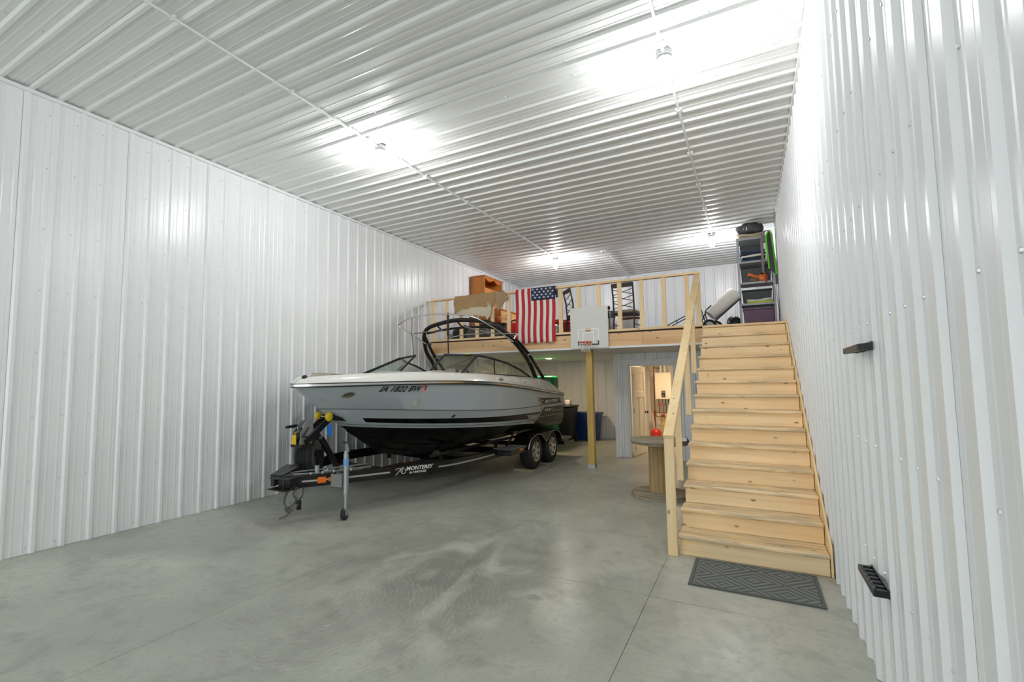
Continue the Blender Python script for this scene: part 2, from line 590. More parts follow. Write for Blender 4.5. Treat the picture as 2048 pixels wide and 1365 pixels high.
# utility room under the loft
PX, PY, PT = -2.423, 10.413, 2.115
DX0, DX1, DZ = -2.165, -1.297, 1.872
M_INNER = mat('painted_drywall', (226, 222, 214), 0.7)
wp = struct('wall_partition', MB().box(PX + .02, PY + .004, 0, DX0 - .02, PY + .11, PT).box(DX1 + .02, PY + .004, 0, XR, PY + .11, PT)
            .box(DX0 - .02, PY + .004, DZ + .02, DX1 + .02, PY + .11, PT).box(PX + .004, PY + .02, 0, PX + .11, YB, PT), M_INNER)
ph = -2.30
pf = lambda u, h, v: (u, PY - h, v)
panels(wp, ph, PX + .01, DX0 - .10, pf, 0.002, PT, [.1, .8, 1.5], M_WALL)
panels(wp, ph, DX0 - .10, DX1 + .10, pf, DZ + .11, PT, [], M_WALL)
panels(wp, ph, DX1 + .10, XR, pf, 0.002, PT, [.1, .8, 1.5], M_WALL)
panels(wp, PY + .3, PY, YB, lambda u, h, v: (PX - h, u, v), 0.002, PT, [.1, .8, 1.5], M_WALL)
struct('trim_4', MB().box(PX - .022, PY - .024, 0, PX + .045, PY + .03, PT), M_TRIM)
dc = struct('trim_5', MB().box(DX0 - .105, PY - .030, 0, DX0, PY, DZ), M_TRIM, bevel=.003)
MB().box(DX1, PY - .030, 0, DX1 + .105, PY, DZ).build('side_casing', M_TRIM, dc, bevel=.003)
MB().box(DX0 - .15, PY - .034, DZ, DX1 + .15, PY, DZ + .112).build('head_casing', M_TRIM, dc, bevel=.003)
MB().box(DX0, PY, 0, DX0 + .018, PY + .125, DZ).box(DX1 - .018, PY, 0, DX1, PY + .125, DZ).box(DX0, PY, DZ - .018, DX1, PY + .125, DZ).build('jamb', M_TRIM, dc)
# open door leaf, swung into the room
M_DOOR = mat('painted_door', (238, 228, 212), 0.45)
dr = thing('door_1', 'white three panel door standing open into the utility room', 'door', (DX0 + .030, PY + .135, 0.012), rz=math.radians(83))
dr['kind'] = 'structure'
W, Hh, T = .80, 1.83, .036
b_ = MB()
for x0, x1 in ((0, .115), (W - .115, W)):
    b_.box(x0, -T, 0, x1, 0, Hh)
for z0, z1 in ((0, .20), (1.19, 1.31), (Hh - .125, Hh)):
    b_.box(.115, -T, z0, W - .115, 0, z1)
b_.box(W / 2 - .045, -T, .20, W / 2 + .045, 0, 1.19)
b_.build('stile_and_rail_frame', M_DOOR, dr, bevel=.004, world=False)
for x0, x1, z0, z1 in ((.115, W / 2 - .045, .2, 1.19), (W / 2 + .045, W - .115, .2, 1.19), (.115, W - .115, 1.31, Hh - .125)):
    MB().box(x0, -T + .011, z0, x1, -.011, z1).build('recessed_panel', M_DOOR, dr, world=False)
kb = MB()
for s in (-1, 1):
    y0 = -T if s < 0 else 0
    kb.lathe([(.028, 0), (.028, .006), (.010, .010), (.010, .032), (.024, .040), (.027, .052), (.018, .062), (0, .064)], (W - .06, y0, .86), (0, s, 0), 16)
kb.build('door_knob', M_BLACK, dr, smooth=True, world=False, label='black round door knob')
for z in (.18, .92, 1.62):
    MB().box(-.012, -T - .004, z - .045, .028, -T + .002, z + .045).cyl((-.006, -T - .006, z - .05), (-.006, -T - .006, z + .05), .007, 8).build('hinge', M_GALV, dr, world=False)

# ------------------------------------------------------------------ loft platform
YL = 8.612
lf = thing('floor_loft', 'wood framed storage loft across the back of the garage', None, (0, 0, 0), kind='structure')
MB().box(XL, YL + .012, LZ - .030, XR, YB, LZ).build('decking', M_DECK_SHADE, lf)
for x0, x1 in ((XL + .03, -3.90), (-3.897, -1.535), (-1.532, -.60), (-.597, XR - .03)):
    MB().box(x0, YL, 2.150, x1, YL + .038, LZ - .026).build('fascia_board', M_FASCIA, lf, bevel=.003)
jb = 0
for x in np.arange(XL + .25, XR, .61):
    jb += 1
    MB().box(x, YL + .05, 2.16, x + .038, YB - .02, LZ - .032).build('joist', M_PINE_Y, lf)
M_SOFFIT = mat('white_soffit_sheet', (222, 222, 220), 0.55)
MB().box(XL, YL - .012, 2.118, XR - .02, YL + .045, 2.150).build('edge_trim', M_TRIM, lf)
MB().box(XL, YL + .045, 2.118, PX - .06, YB - .02, 2.134).build('soffit_panel', M_SOFFIT, lf)
MB().box(PX - .045, YL + .17, 2.118, XR - .02, YB - .02, 2.134).build('soffit_panel', M_SOFFIT, lf)
MB().box(PX - .06, YL + .045, 2.121, XR - .02, YL + .155, 2.136).build('soffit_panel', M_SOFFIT, lf)

# support post
pt = thing('support_post', 'square yellow lumber post holding up the loft edge', 'post', (-2.526, 8.90, 0))
MB().box(-2.584, 8.842, .045, -2.468, 8.958, 2.118).build('timber', M_TREATED, pt, bevel=.006)
MB().box(-2.592, 8.834, 0, -2.460, 8.966, .012).box(-2.590, 8.836, .012, -2.462, 8.842, .07).box(-2.590, 8.958, .012, -2.462, 8.964, .07).build('metal_base', M_GALV, pt)

# recessed light in the loft soffit
M_WARM = emit('warm_led_lens', (1.0, 0.74, 0.46), 620.0)
def recessed(x, y, lab, z=2.118):
    t = thing('recessed_light', lab, 'ceiling light', (x, y, z))
    MB().lathe([(.072, 0), (.098, 0), (.100, -.006), (.074, -.010), (.068, -.004)], (x, y, z), (0, 0, 1), 24, close=True).build('trim_ring', M_WHITEP, t, smooth=True)
    MB().lathe([(.0, -.012), (.040, -.010), (.068, -.004), (.068, .001), (0, .001)], (x, y, z), (0, 0, 1), 20).build('lens', M_WARM, t)
recessed(-4.248, 11.43, 'small warm round recessed light in the soffit under the loft')
recessed(-1.55, 12.0, 'warm round ceiling light inside the utility room')

# ------------------------------------------------------------------ staircase
RS, RD, SX0, SX1, SY = 0.1715, 0.2813, -0.6274, 0.4798, 4.8364
st = thing('staircase', 'unfinished pine staircase climbing along the right wall to the loft', 'stairs', (-0.07, SY, 0))
for i in range(1, 14):
    y = SY + (i - 1) * RD
    w = 0.0 if i > 4 else 0.0
    tm = MB().box(SX0, y, i * RS - .034, SX1, y + RD + .03, i * RS)
    tm.build('tread', M_TREAD, st, bevel=.011, seg=3)
for i in range(1, 15):
    y = SY + (i - 1) * RD + .030
    MB().box(SX0 + .016, y, (i - 1) * RS + (.002 if i == 1 else 0.0), SX1 - .004, y + .02, i * RS - .035).build('riser', M_RISER, st)
yt = SY + 13 * RD
MB().box(SX0 + .01, yt, LZ - .030, SX1, YL + .03, LZ + .004).build('landing_nosing', M_PINE_X, st, bevel=.008)
for xs in (SX0 + .030, -.09, SX1 - .05):
    pl = [(xs, SY + .055, 0.0)]
    for i in range(1, 14):
        y = SY + (i - 1) * RD + .052
        pl += [(xs, y, i * RS - .036), (xs, y + RD, i * RS - .036)]
    pl += [(xs, yt + .07, 13 * RS - .30), (xs, SY + .36, 0.0)]
    MB().prism(pl, (.038, 0, 0)).build('stringer', M_PINE_Y, st)
sl = RS / RD
MB().prism([(SX1 + .002, SY + .01, .002), (SX1 + .002, SY + .01, RS + .045), (SX1 + .002, SY + .06, RS + .085), (SX1 + .002, yt + .02, LZ + .04), (SX1 + .002, yt + .1, LZ + .04), (SX1 + .002, yt + .1, LZ - .30), (SX1 + .002, SY + .40, .002)], (.0155, 0, 0)).build('wall_skirt_board', M_PINE_Y, st, bevel=.002)

# handrail on the open side
hr = thing('stair_handrail', 'plain lumber handrail sloping up the open left side of the staircase', 'handrail', (-.66, 4.80, 0))
MB().box(-.702, 4.782, .001, -.622, 4.834, 1.040).build('newel_post', M_PINE_Z, hr, bevel=.003)
RZ = lambda y: 1.060 + (y - 4.80) * .5755
MB().bar((-.661, 4.765, RZ(4.765)), (-.661, 8.584, RZ(8.584)), .088, .042).build('sloping_rail', M_PINE_Y, hr, bevel=.004)
for y, z0 in ((5.50, .535), (6.56, 1.13), (7.42, 1.645)):
    MB().box(-.692, y - .019, z0, -.632, y + .019, RZ(y) - .022).build('baluster', M_PINE_Z, hr, bevel=.003)

# loft railing
lr = thing('loft_railing', 'open stud railing of pale lumber along the loft edge', 'railing', (-3.2, YL, LZ))
RT = 3.298
MB().box(XL + .045, YL - .02, LZ + .001, -.625, YL + .068, LZ + .040).build('bottom_plate', M_PINE_X, lr, bevel=.003)
MB().box(XL + .045, YL - .02, RT - .038, -.625, YL + .068, RT).build('top_rail', M_PINE_X, lr, bevel=.003)
for x in (-5.78, -5.436, -5.083, -4.718, -4.367, -4.012, -3.66, -3.31, -2.962, -2.617, -2.261, -1.899, -1.535, -1.183, -.83, -.662):
    MB().box(x - .034, YL + .005, LZ + .041, x + .034, YL + .043, RT - .039).build('baluster', M_PINE_Z, lr, bevel=.002)

# ------------------------------------------------------------------ ceiling lamps and conduit
M_BULB = emit('lit_bulb_glass', (0.97, 0.985, 1.0), BULB_STRENGTH)
M_SOCK = mat('grey_socket_plastic', (150, 152, 150), .5)
def lamp(x, y, lab):
    z = ZC - RH
    t = thing('ceiling_lamp', lab, 'ceiling lamp', (x, y, z), 'bare bulb lamps on the ceiling')
    MB().lathe([(0, 0), (.066, 0), (.068, -.010), (.064, -.038), (.050, -.042), (0, -.042)], (x, y, z), (0, 0, 1), 20).build('junction_box', M_SOCK, t, smooth=True)
    MB().lathe([(.056, -.042), (.058, -.062), (.036, -.074), (.031, -.100), (.0, -.100)], (x, y, z), (0, 0, 1), 20).build('socket', M_SOCK, t, smooth=True)
    MB().lathe([(.022, -.100), (.030, -.112), (.044, -.125), (.046, -.215), (.040, -.240), (.020, -.252), (0, -.254)], (x, y, z), (0, 0, 1), 18).build('bulb', M_BULB, t, smooth=True)
lamp(-3.72, 4.43, 'bare lit bulb on the ceiling above the bow of the boat')
lamp(-.520, 4.37, 'large bare lit bulb on the ceiling above the foot of the stairs')
lamp(-3.735, 10.61, 'bare lit bulb on the ceiling above the flag end of the loft')
lamp(-.524, 10.48, 'bare lit bulb on the ceiling beside the grey storage shelf')
zc = ZC - RH - .016
def conduit(x, ys, lab):
    t = thing('conduit', lab, 'conduit', (x, ys[0], zc))
    for a, b in zip(ys[:-1], ys[1:]):
        MB().cyl((x, a, zc), (x, b, zc), .0115, 8).build('pipe', M_TRIM, t, smooth=True)
    y = ys[0] + .4
    while y < ys[-1]:
        MB().box(x - .030, y - .010, zc - .006, x + .030, y + .010, ZC - RH - .001).tube([(x - .016, y, zc), (x - .011, y, zc - .013), (x + .011, y, zc - .013), (x + .016, y, zc)], .004, 6).build('strap', M_TRIM, t)
        y += 1.13
conduit(-3.72, [YR, 4.36, 10.54], 'long thin white conduit running along the ceiling towards the left lamps')
conduit(-.520, [YR, 4.30, 10.41], 'long thin white conduit on the ceiling nearer the right wall')
cb = thing('conduit', 'short thin conduit with a junction box over the loft', 'conduit', (-2.646, 10.62, zc))
MB().cyl((-2.60, 10.60, zc), (-.585, 10.48, zc), .0115, 8).build('pipe', M_TRIM, cb, smooth=True)
MB().cyl((-2.646, 10.68, zc), (-2.70, 13.44, zc), .0115, 8).build('pipe', M_TRIM, cb, smooth=True)
MB().lathe([(0, 0), (.058, 0), (.058, -.036), (0, -.038)], (-2.646, 10.62, ZC - RH), (0, 0, 1), 16).build('junction_box', M_WHITEP, cb, smooth=True)
MB().tube([(-2.70, 13.43, zc), (-2.705, 13.462, zc - .02), (-2.706, 13.468, zc - .06), (-2.706, 13.468, LZ + .01)], .0115, 8).build('pipe', M_TRIM, cb, smooth=True)

# ------------------------------------------------------------------ boat
XC = -4.65
def hull_paint(name, rgb, rough, coat, spec=.5):
    m, nt, b = new_mat(name)
    b.inputs['Base Color'].default_value = lin(rgb) + (1,)
    tc = N(nt, 'ShaderNodeTexCoord')
    no = N(nt, 'ShaderNodeTexNoise', Scale=3.0, Detail=2.0)
    nt.links.new(tc.outputs['Object'], no.inputs['Vector'])
    mr = N(nt, 'ShaderNodeMapRange')
    mr.inputs[3].default_value = rough * .8; mr.inputs[4].default_value = rough * 1.25
    nt.links.new(no.outputs['Fac'], mr.inputs[0])
    nt.links.new(mr.outputs[0], b.inputs['Roughness'])
    b.inputs['Coat Weight'].default_value = coat
    b.inputs['Specular IOR Level'].default_value = spec
    b.inputs['Coat Roughness'].default_value = 0.05
    MATS[name] = m
    return m
M_HGREY = hull_paint('grey_gelcoat', (172, 180, 186), .30, .12)
M_HBLACK = hull_paint('black_gelcoat', (10, 10, 11), .16, .0, .14)
M_GEL = hull_paint('white_gelcoat', (226, 224, 216), .25, .4)
M_CREASE_SHADE = mat('hull_crease_shade', (92, 98, 102), .4)  # darker grey puts the grooves' shadow lines into the hull colour

SZ = [1.536, 1.369, 1.224, 1.044, .769, .594, .46, .40]
SYs = [4.002, 4.225, 4.412, 4.691, 5.16, 5.457, 6.0, 6.5]
def stem_y(z): return float(np.interp(-z, [-a for a in SZ], SYs))
class Row:
    def __init__(s, B, L, p, q, tab, yend, deg=4, dz=0.0, db=0.0, y0=None):
        s.B, s.L, s.p, s.q, s.yend, s.dz, s.db = B, L, p, q, yend, dz, db
        t = np.array(tab)
        s.c = np.polyfit(t[:, 0] - 7, t[:, 1], deg)
        y = stem_y(t[0, 1] + dz) if y0 is None else y0
        for _ in range(6):
            y = stem_y(float(np.polyval(s.c, y - 7)) + dz)
        s.y0 = y
    def z(s, y): return float(np.polyval(s.c, y - 7)) + s.dz
    def b(s, y):
        if y <= s.y0: return 0.0
        t = min(1.0, (y - s.y0) / s.L)
        v = s.B * (1 - (1 - t) ** s.p) ** s.q
        if y > 7.5: v -= .07 * ((y - 7.5) / 2.5) ** 1.5
        return max(0.0, v - s.db * min(1, t * 6))
    def pts(s, side=1, n=56):
        out = []
        for i in range(n + 1):
            y = s.y0 + (s.yend - s.y0) * (i / n) ** 1.5
            out.append((XC + side * s.b(y), y, s.z(y)))
        return out
T_SHEER = [(4.007, 1.524), (4.24, 1.528), (4.499, 1.538), (4.829, 1.545), (5.219, 1.552), (5.947, 1.542), (6.208, 1.54), (7.538, 1.482), (8.813, 1.377), (10.132, 1.289)]
T_KN = [(4.427, 1.232), (4.672, 1.221), (5.081, 1.197), (5.446, 1.187), (6.123, 1.146), (7.257, 1.109), (8.66, 1.102), (10.37, 1.11)]
T_ST = [(4.588, 1.119), (4.87, 1.095), (5.184, 1.074), (5.556, 1.059), (6.214, 1.03), (7.698, .993), (8.79, .983), (10.501, .974)]
T_SB = [(4.671, 1.067), (4.954, 1.035), (5.222, 1.011), (5.595, .988), (6.361, .949), (7.717, .895), (8.439, .875), (10.603, .826)]
T_BD = [(4.741, .998), (5.003, .971), (5.282, .942), (5.66, .911), (6.428, .879), (7.783, .817), (8.487, .786), (10.737, .695)]
T_CH = [(4.86, .95), (5.1, .90), (5.5, .83), (6.0, .78), (6.5, .75), (7.2, .72), (8, .70), (9, .67), (10.3, .64)]
YT = 10.13
r_sheer = Row(1.27, 2.7, 1.9, .75, T_SHEER, YT)
r_kna = Row(1.24, 2.6, 1.8, .85, T_KN, YT + .12, dz=.005)
r_knb = Row(1.24, 2.6, 1.8, .85, T_KN, YT + .12, dz=.000, db=.010)
r_knc = Row(1.24, 2.6, 1.8, .85, T_KN, YT + .12, dz=-.006)
r_st = Row(1.21, 2.6, 1.7, .9, T_ST, YT + .15)
r_sb = Row(1.20, 2.6, 1.7, .9, T_SB, YT + .18)
r_m1 = Row(1.185, 2.6, 1.7, .92, [(y, (a + b) / 2) for (y, a), (y2, b) in zip(T_SB, T_BD)], YT + .19, dz=.003)
r_m2 = Row(1.185, 2.6, 1.7, .92, [(y, (a + b) / 2) for (y, a), (y2, b) in zip(T_SB, T_BD)], YT + .19, dz=-.003, db=.006)
r_bd = Row(1.17, 2.6, 1.7, .95, T_BD, YT + .2)
r_ch = Row(1.12, 2.6, 1.6, 1.0, T_CH, YT + .22)
ROWS = [r_sheer, r_kna, r_knb, r_knc, r_st, r_sb, r_m1, r_m2, r_bd, r_ch]
NS = 56
def keel_pts():
    out = []
    ks = [(stem_y(.90), .90), (5.16, .769), (5.457, .594), (5.7, .52), (6.0, .46), (6.5, .41), (7.5, .39), (YT + .22, .385)]
    ky, kz = [a for a, b in ks], [b for a, b in ks]
    for i in range(NS + 1):
        y = ky[0] + (ky[-1] - ky[0]) * (i / NS) ** 1.5
        out.append((XC, y, float(np.interp(y, ky, kz))))
    return out
KEEL = keel_pts()
CHP = r_ch.pts(1, NS)
def strake(f, side, drop):   # intermediate row of the V bottom
    return [(XC + side * (c[0] - XC) * f, k[1] * (1 - f) + c[1] * f, k[2] * (1 - f) + c[2] * f + drop) for c, k in zip(CHP, KEEL)]
boat = thing('motorboat', 'grey and black bowrider motorboat with white deck on a trailer', 'boat', (XC, 7.1, .39))
hm = MB()
for side in (1, -1):
    rows = [r.pts(side, NS) for r in ROWS] + [strake(.62, side, 0), strake(.60, side, -.015), strake(.30, side, 0), strake(.28, side, -.012), KEEL]
    def mi(i, k):
        if i in (1, 2): return 1
        if i == 4: return 2 if k >= 8 else 0
        if i in (6,): return 1
        if i >= 8: return 2
        return 0
    hm.grid(rows, mi)
# transom
ends = [[r.pts(s_, NS)[-1] for r in ROWS] + [KEEL[-1]] for s_ in (1, -1)]
for i in range(len(ends[0]) - 1):
    hm.add([ends[0][i], ends[0][i + 1], ends[1][i + 1], ends[1][i]], [(0, 1, 2, 3)], 0 if i < 4 else 2)
hull = hm.build('hull', [M_HGREY, M_CREASE_SHADE, M_HBLACK], boat, smooth=True, angle=30)

_RP = [np.array(r.pts(1, NS)) for r in ROWS]
_LN = []
for _a, _b in zip(_RP[:-1], _RP[1:]):
    for _t in np.linspace(0, 1, 6, endpoint=False):
        _LN.append(_a * (1 - _t) + _b * _t)
_LN.append(_RP[-1])
def hullx(y, z, off=.003):
    zx = sorted((float(np.interp(y, l[:, 1], l[:, 2])), float(np.interp(y, l[:, 1], l[:, 0]))) for l in _LN)
    return float(np.interp(z, [a for a, b in zx], [b for a, b in zx])) + off
def decal(poly, off=.004, nu=10):
    """closed strip between two (y, z) polylines, laid on the port side of the hull"""
    top, bot = poly
    def res(pl):
        t = np.linspace(0, 1, len(pl)); u = np.linspace(0, 1, nu + 1)
        return [(float(np.interp(x, t, [p[0] for p in pl])), float(np.interp(x, t, [p[1] for p in pl]))) for x in u]
    a, b = res(top), res(bot)
    rows = []
    for f in np.linspace(0, 1, 5):
        rows.append([(hullx(p[0] * (1 - f) + q[0] * f, p[1] * (1 - f) + q[1] * f, off), p[0] * (1 - f) + q[0] * f, p[1] * (1 - f) + q[1] * f) for p, q in zip(a, b)])
    return rows
# black stern graphic with its silver slash
MB().grid(decal(([(8.93, 1.058), (9.5, 1.052), (10.255, 1.050)], [(8.49, .772), (9.3, .742), (10.30, .70)]), .006, 16)).build('stern_panel', M_HBLACK, hull, smooth=True)
M_SILVER = mat('silver_vinyl', (196, 198, 198), .3, .6)
MB().grid(decal(([(8.915, 1.060), (8.475, .774)], [(8.955, 1.060), (8.515, .774)]), .010, 8)).build('silver_slash', M_SILVER, hull)
for a, b in (([(8.754, .893), (10.24, .874)], [(8.754, .887), (10.24, .868)]), ([(10.14, .968), (10.24, .874)], [(10.125, .968), (10.225, .874)]), ([(9.08, .980), (10.14, .968)], [(9.08, .974), (10.14, .962)])):
    MB().grid(decal((a, b), .011, 6)).build('pinstripe', M_SILVER, hull)
MB().grid(decal(([(8.083, .961), (8.76, .948)], [(8.239, .858), (8.60, .848)]), .009, 6)).build('number_plate', mat('plate_grey', (128, 126, 122), .35, .3), hull)
def hull_text(name, body, y0, z0, y1, z1, m, bold=.02, shear=.25, off=.009):
    """lettering from (y0, z0) lower left to (y1, z1) upper right"""
    vs, fs = text_shape(body, 1.0, shear, bold)
    u0, u1 = min(v[0] for v in vs), max(v[0] for v in vs); v0, v1 = min(v[1] for v in vs), max(v[1] for v in vs)
    slope = 0.0
    def fn(u, v):
        y = y0 + (u - u0) / (u1 - u0) * (y1 - y0); z = z0 + (v - v0) / (v1 - v0) * (z1 - z0)
        return (hullx(y, z, off), y, z)
    mb = MB(); place_text(mb, (vs, fs), fn)
    return mb.build(name, m, hull)
M_INK = mat('black_vinyl', (18, 19, 21), .4)
hull_text('registration_number', 'IA 1822 BW', 4.780, 1.434, 5.285, 1.506, M_INK, .02, .22, .012)
MB().grid(decal(([(5.275, 1.516), (5.345, 1.514)], [(5.292, 1.428), (5.36, 1.430)]), .008, 3)).build('registration_sticker', mat('pink_sticker', (214, 150, 152), .5), hull)
MB().grid(decal(([(5.286, 1.508), (5.34, 1.508)], [(5.288, 1.496), (5.342, 1.496)]), .011, 3)).grid(decal(([(5.325, 1.496), (5.345, 1.496)], [(5.325, 1.45), (5.345, 1.45)]), .011, 3)).build('sticker_print', mat('dark_red_ink', (120, 36, 44), .5), hull)
MB().grid(decal(([(8.70, 1.244), (9.884, 1.217)], [(8.825, 1.125), (10.033, 1.110)]), .008, 10)).build('badge_plate', M_HBLACK, hull)
hull_text('badge_lettering', 'MONTEREY', 8.94, 1.140, 9.80, 1.200, M_SILVER, .03, .3, .014)
bd = MB()
for (a, b, c, d) in (((8.56, 1.256), (8.66, 1.254), (8.70, 1.205), (8.76, 1.203)), ((8.70, 1.195), (8.78, 1.195), (8.76, 1.116), (8.83, 1.114)), ((8.55, 1.212), (8.87, 1.202), (8.58, 1.190), (8.87, 1.184))):
    bd.grid(decal(([a, b], [c, d]), .012, 3))
bd.build('badge_emblem', mat('bronze_emblem', (150, 132, 100), .35, .6), hull)
hull_text('model_number', '254', 8.27, .878, 8.56, .928, mat('pale_metal', (176, 172, 160), .35, .5), .02, .35, .010)
sm = MB()
for k in range(5):
    y = 9.02 + k * .115
    sm.grid(decal(([(y + .012, 1.022 - k * .001), (y + .09, 1.022 - k * .001)], [(y, .990), (y + .075, .990)]), .011, 2), 0 if k < 3 else 1)
sm.build('stern_name_bars', [mat('white_vinyl', (220, 214, 196), .4), mat('orange_vinyl', (196, 84, 40), .4)], hull)
# docking light, drain hole, bow eye
def hull_oval(name, y, z, ry, rz, m, off, depth=.012):
    mb = MB()
    ring = lambda f, o: [(hullx(y + ry * f * math.cos(t), z + rz * f * math.sin(t), o), y + ry * f * math.cos(t), z + rz * f * math.sin(t)) for t in np.linspace(0, 2 * PI, 25)[:-1]]
    mb.grid([ring(1.0, .001), ring(.97, depth), ring(.80, depth), ring(.62, off), ring(.05, off)], lambda i, k: 0 if i < 2 else 1, close_u=True)
    return mb.build(name, m, hull, smooth=True)
hull_oval('docking_light', 4.510, 1.402, .058, .036, [M_CHROME, mat('smoked_lens', (120, 112, 98), .12, .6)], .004)
hull_oval('drain_fitting', 6.014, 1.068, .022, .022, [M_BLACK, M_BLACK], .003, .008)

# rub rail: black lip, bright strip, black lip
def band(z0, z1, o, extra=0.0):
    rows = []
    for z, oo in ((z0, o - .008), (z0, o), (z1, o), (z1, o - .008)):
        row = []
        for side in (-1, 1):
            p = r_sheer.pts(side, NS)
            if side == -1: p = p[::-1]
            for (x, y, zz) in p:
                n = V(x - XC, -(0.9 if y < 4.3 else .15), 0)
                n = V(side * min(1, abs(x - XC) / .10), -max(0, 1 - abs(x - XC) / .25), 0)
                n = n.normalized() if n.length > 0 else V(0, -1, 0)
                row.append((x + n.x * oo, y + n.y * oo, zz + z))
        rows.append(row)
    return MB().grid(rows, close_v=True)
rr = band(-.012, .012, .022).build('rub_rail', M_CHROME, boat, smooth=True)
band(.012, .024, .016).build('upper_lip', M_BLACK, rr, smooth=True)
band(-.030, -.012, .016).build('lower_lip', M_BLACK, rr, smooth=True)

# white deck with the bow and main cockpit cut in
def deck_h(y): return float(np.interp(y, [4.0, 4.06, 4.2, 4.6, 5.2, 6.2, 7.5, 8.6, 9.1, 9.45, 9.85, 10.13], [.006, .035, .075, .10, .118, .118, .145, .205, .235, .215, .115, .02]))
def deck_rows():
    prof = [(.0, .0), (.02, .40), (.055, .78), (.11, 1.0), (.20, 1.06), (.285, 1.05)]
    ys = [r_sheer.y0 + (YT - r_sheer.y0) * (i / NS) ** 1.5 for i in range(NS + 1)]
    L = []
    for inset, f in prof:
        L.append([(min(inset, r_sheer.b(y)) if r_sheer.b(y) > .0 else 0, y, r_sheer.z(y) + .020 + deck_h(y) * f) for y in ys])
    return ys, L
ys_, L_ = deck_rows()
dk = MB()
INN = {}
for side in (1, -1):
    rows = []
    for r in L_:
        rows.append([(XC + side * max(0, r_sheer.b(y) - i_), y, z) for (i_, y, z) in r])
    INN[side] = rows[-1]
    dk.grid(rows)
    # inner coaming down to the cockpit sole
    wall = [rows[-1], [(XC + side * max(0, abs(x - XC) - .05), y, 1.25 if y > 5.3 else z - .05) for (x, y, z) in rows[-1]]]
    dk.grid(wall, 1)
k9 = [k for k, y in enumerate(ys_) if y > 4.55]
deck = dk.build('deck', [M_GEL, M_TAN], boat, smooth=True, angle=35)
fl_ = MB()
fl_.grid([[(XC + s_ * (max(0, r_sheer.b(y) - .32)), y, 1.26) for s_ in (-1, 1)] for y in np.linspace(5.3, 6.2, 14)])
fl_.grid([[(XC + s_ * (max(0, r_sheer.b(y) - .32)), y, 1.12) for s_ in (-1, 1)] for y in np.linspace(6.2, 9.9, 12)])
fl_.grid([[(XC + s_ * (max(0, r_sheer.b(y) - .32)), y, r_sheer.z(y) + .06) for s_ in (-1, 1)] for y in np.linspace(4.2, 5.3, 10)])
fl_.box(XC - .85, 5.29, 1.26, XC + .85, 5.31, 1.60).box(XC - .9, 6.19, 1.12, XC + .9, 6.21, 1.26)
fl_.build('cockpit_sole', M_TAN, boat)
# bow filler seats, helm consoles, rear sun pad
for s_ in (-1, 1):
    MB().box(XC + s_ * .68, 5.25, 1.265, XC + s_ * .26, 6.1, 1.42).build('bow_seat', M_WHITEP, boat, bevel=.05, seg=3)
    MB().ellipsoid((XC + s_ * .49, 6.30, 1.66), (.27, .30, .075)).build('dash_hump', M_GEL, boat, smooth=True)
    MB().box(XC + s_ * .32, 6.35, 1.06, XC + s_ * .93, 7.10, 1.64).build('helm_console', M_GEL, boat, bevel=.06, seg=3)
MB().box(XC - .85, 8.95, 1.06, XC + .85, 9.92, 1.36).build('sun_pad', M_WHITEP, boat, bevel=.07, seg=3)
hmw = MB().tube([(-4.20 + .17 * math.cos(a), 7.18 - .05 * math.sin(a), 1.60 + .17 * math.sin(a)) for a in np.linspace(0, 2 * PI, 20)[:-1]], .014, 6, closed=True)
for a in (.5, 2.6, 4.7): hmw.bar((-4.20, 7.18, 1.60), (-4.20 + .17 * math.cos(a), 7.18 - .05 * math.sin(a), 1.60 + .17 * math.sin(a)), .02, .008)
hmw.cyl((-4.2, 7.19, 1.6), (-4.2, 7.05, 1.55), .03, 8).build('steering_wheel', M_BLACK, boat, smooth=True)
# swim platform and stern drive
MB().box(XC - 1.02, YT + .10, 1.010, XC + 1.02, YT + .62, 1.055).build('swim_platform', M_HBLACK, boat, bevel=.02, seg=3)
sd = MB().box(XC - .16, YT + .2, .52, XC + .16, YT + .60, .92).box(XC - .05, YT + .26, .25, XC + .05, YT + .56, .55)
sd.tube([(XC, YT + .20, .33), (XC, YT + .34, .33), (XC, YT + .62, .33), (XC, YT + .70, .33)], [.02, .075, .075, .03], 12)
sd.build('stern_drive', M_BLACK, boat, bevel=.015)

# windshield
def glass(name, tint, f=.9):
    m, nt, b = new_mat(name)
    nt.nodes.remove(b)
    out = nt.nodes['Material Output']
    tr = N(nt, 'ShaderNodeBsdfTransparent'); tr.inputs[0].default_value = tuple(tint) + (1,)
    gl = N(nt, 'ShaderNodeBsdfGlossy'); gl.inputs['Roughness'].default_value = .03
    lw = N(nt, 'ShaderNodeLayerWeight', Blend=0.5)
    pw = N(nt, 'ShaderNodeMath', operation='POWER'); pw.inputs[1].default_value = 4.0
    nt.links.new(lw.outputs['Facing'], pw.inputs[0])
    fr = N(nt, 'ShaderNodeMath', operation='MULTIPLY_ADD'); fr.inputs[1].default_value = .45; fr.inputs[2].default_value = .035
    nt.links.new(pw.outputs[0], fr.inputs[0])
    mx = N(nt, 'ShaderNodeMixShader')
    nt.links.new(fr.outputs[0], mx.inputs[0]); nt.links.new(tr.outputs[0], mx.inputs[1]); nt.links.new(gl.outputs[0], mx.inputs[2])
    nt.links.new(mx.outputs[0], out.inputs[0])
    MATS[name] = m
    return m
M_GLASS = glass('tinted_windshield_glass', (.91, .955, .925))
def mir(p, s): return (XC + s * (p[0] - XC), p[1], p[2])
wsh = MB()
A, B, C_, D_ = (-4.35, 6.366, 1.70), (-4.35, 6.849, 2.010), (-3.86, 7.06, 1.985), (-3.66, 6.19, 1.665)
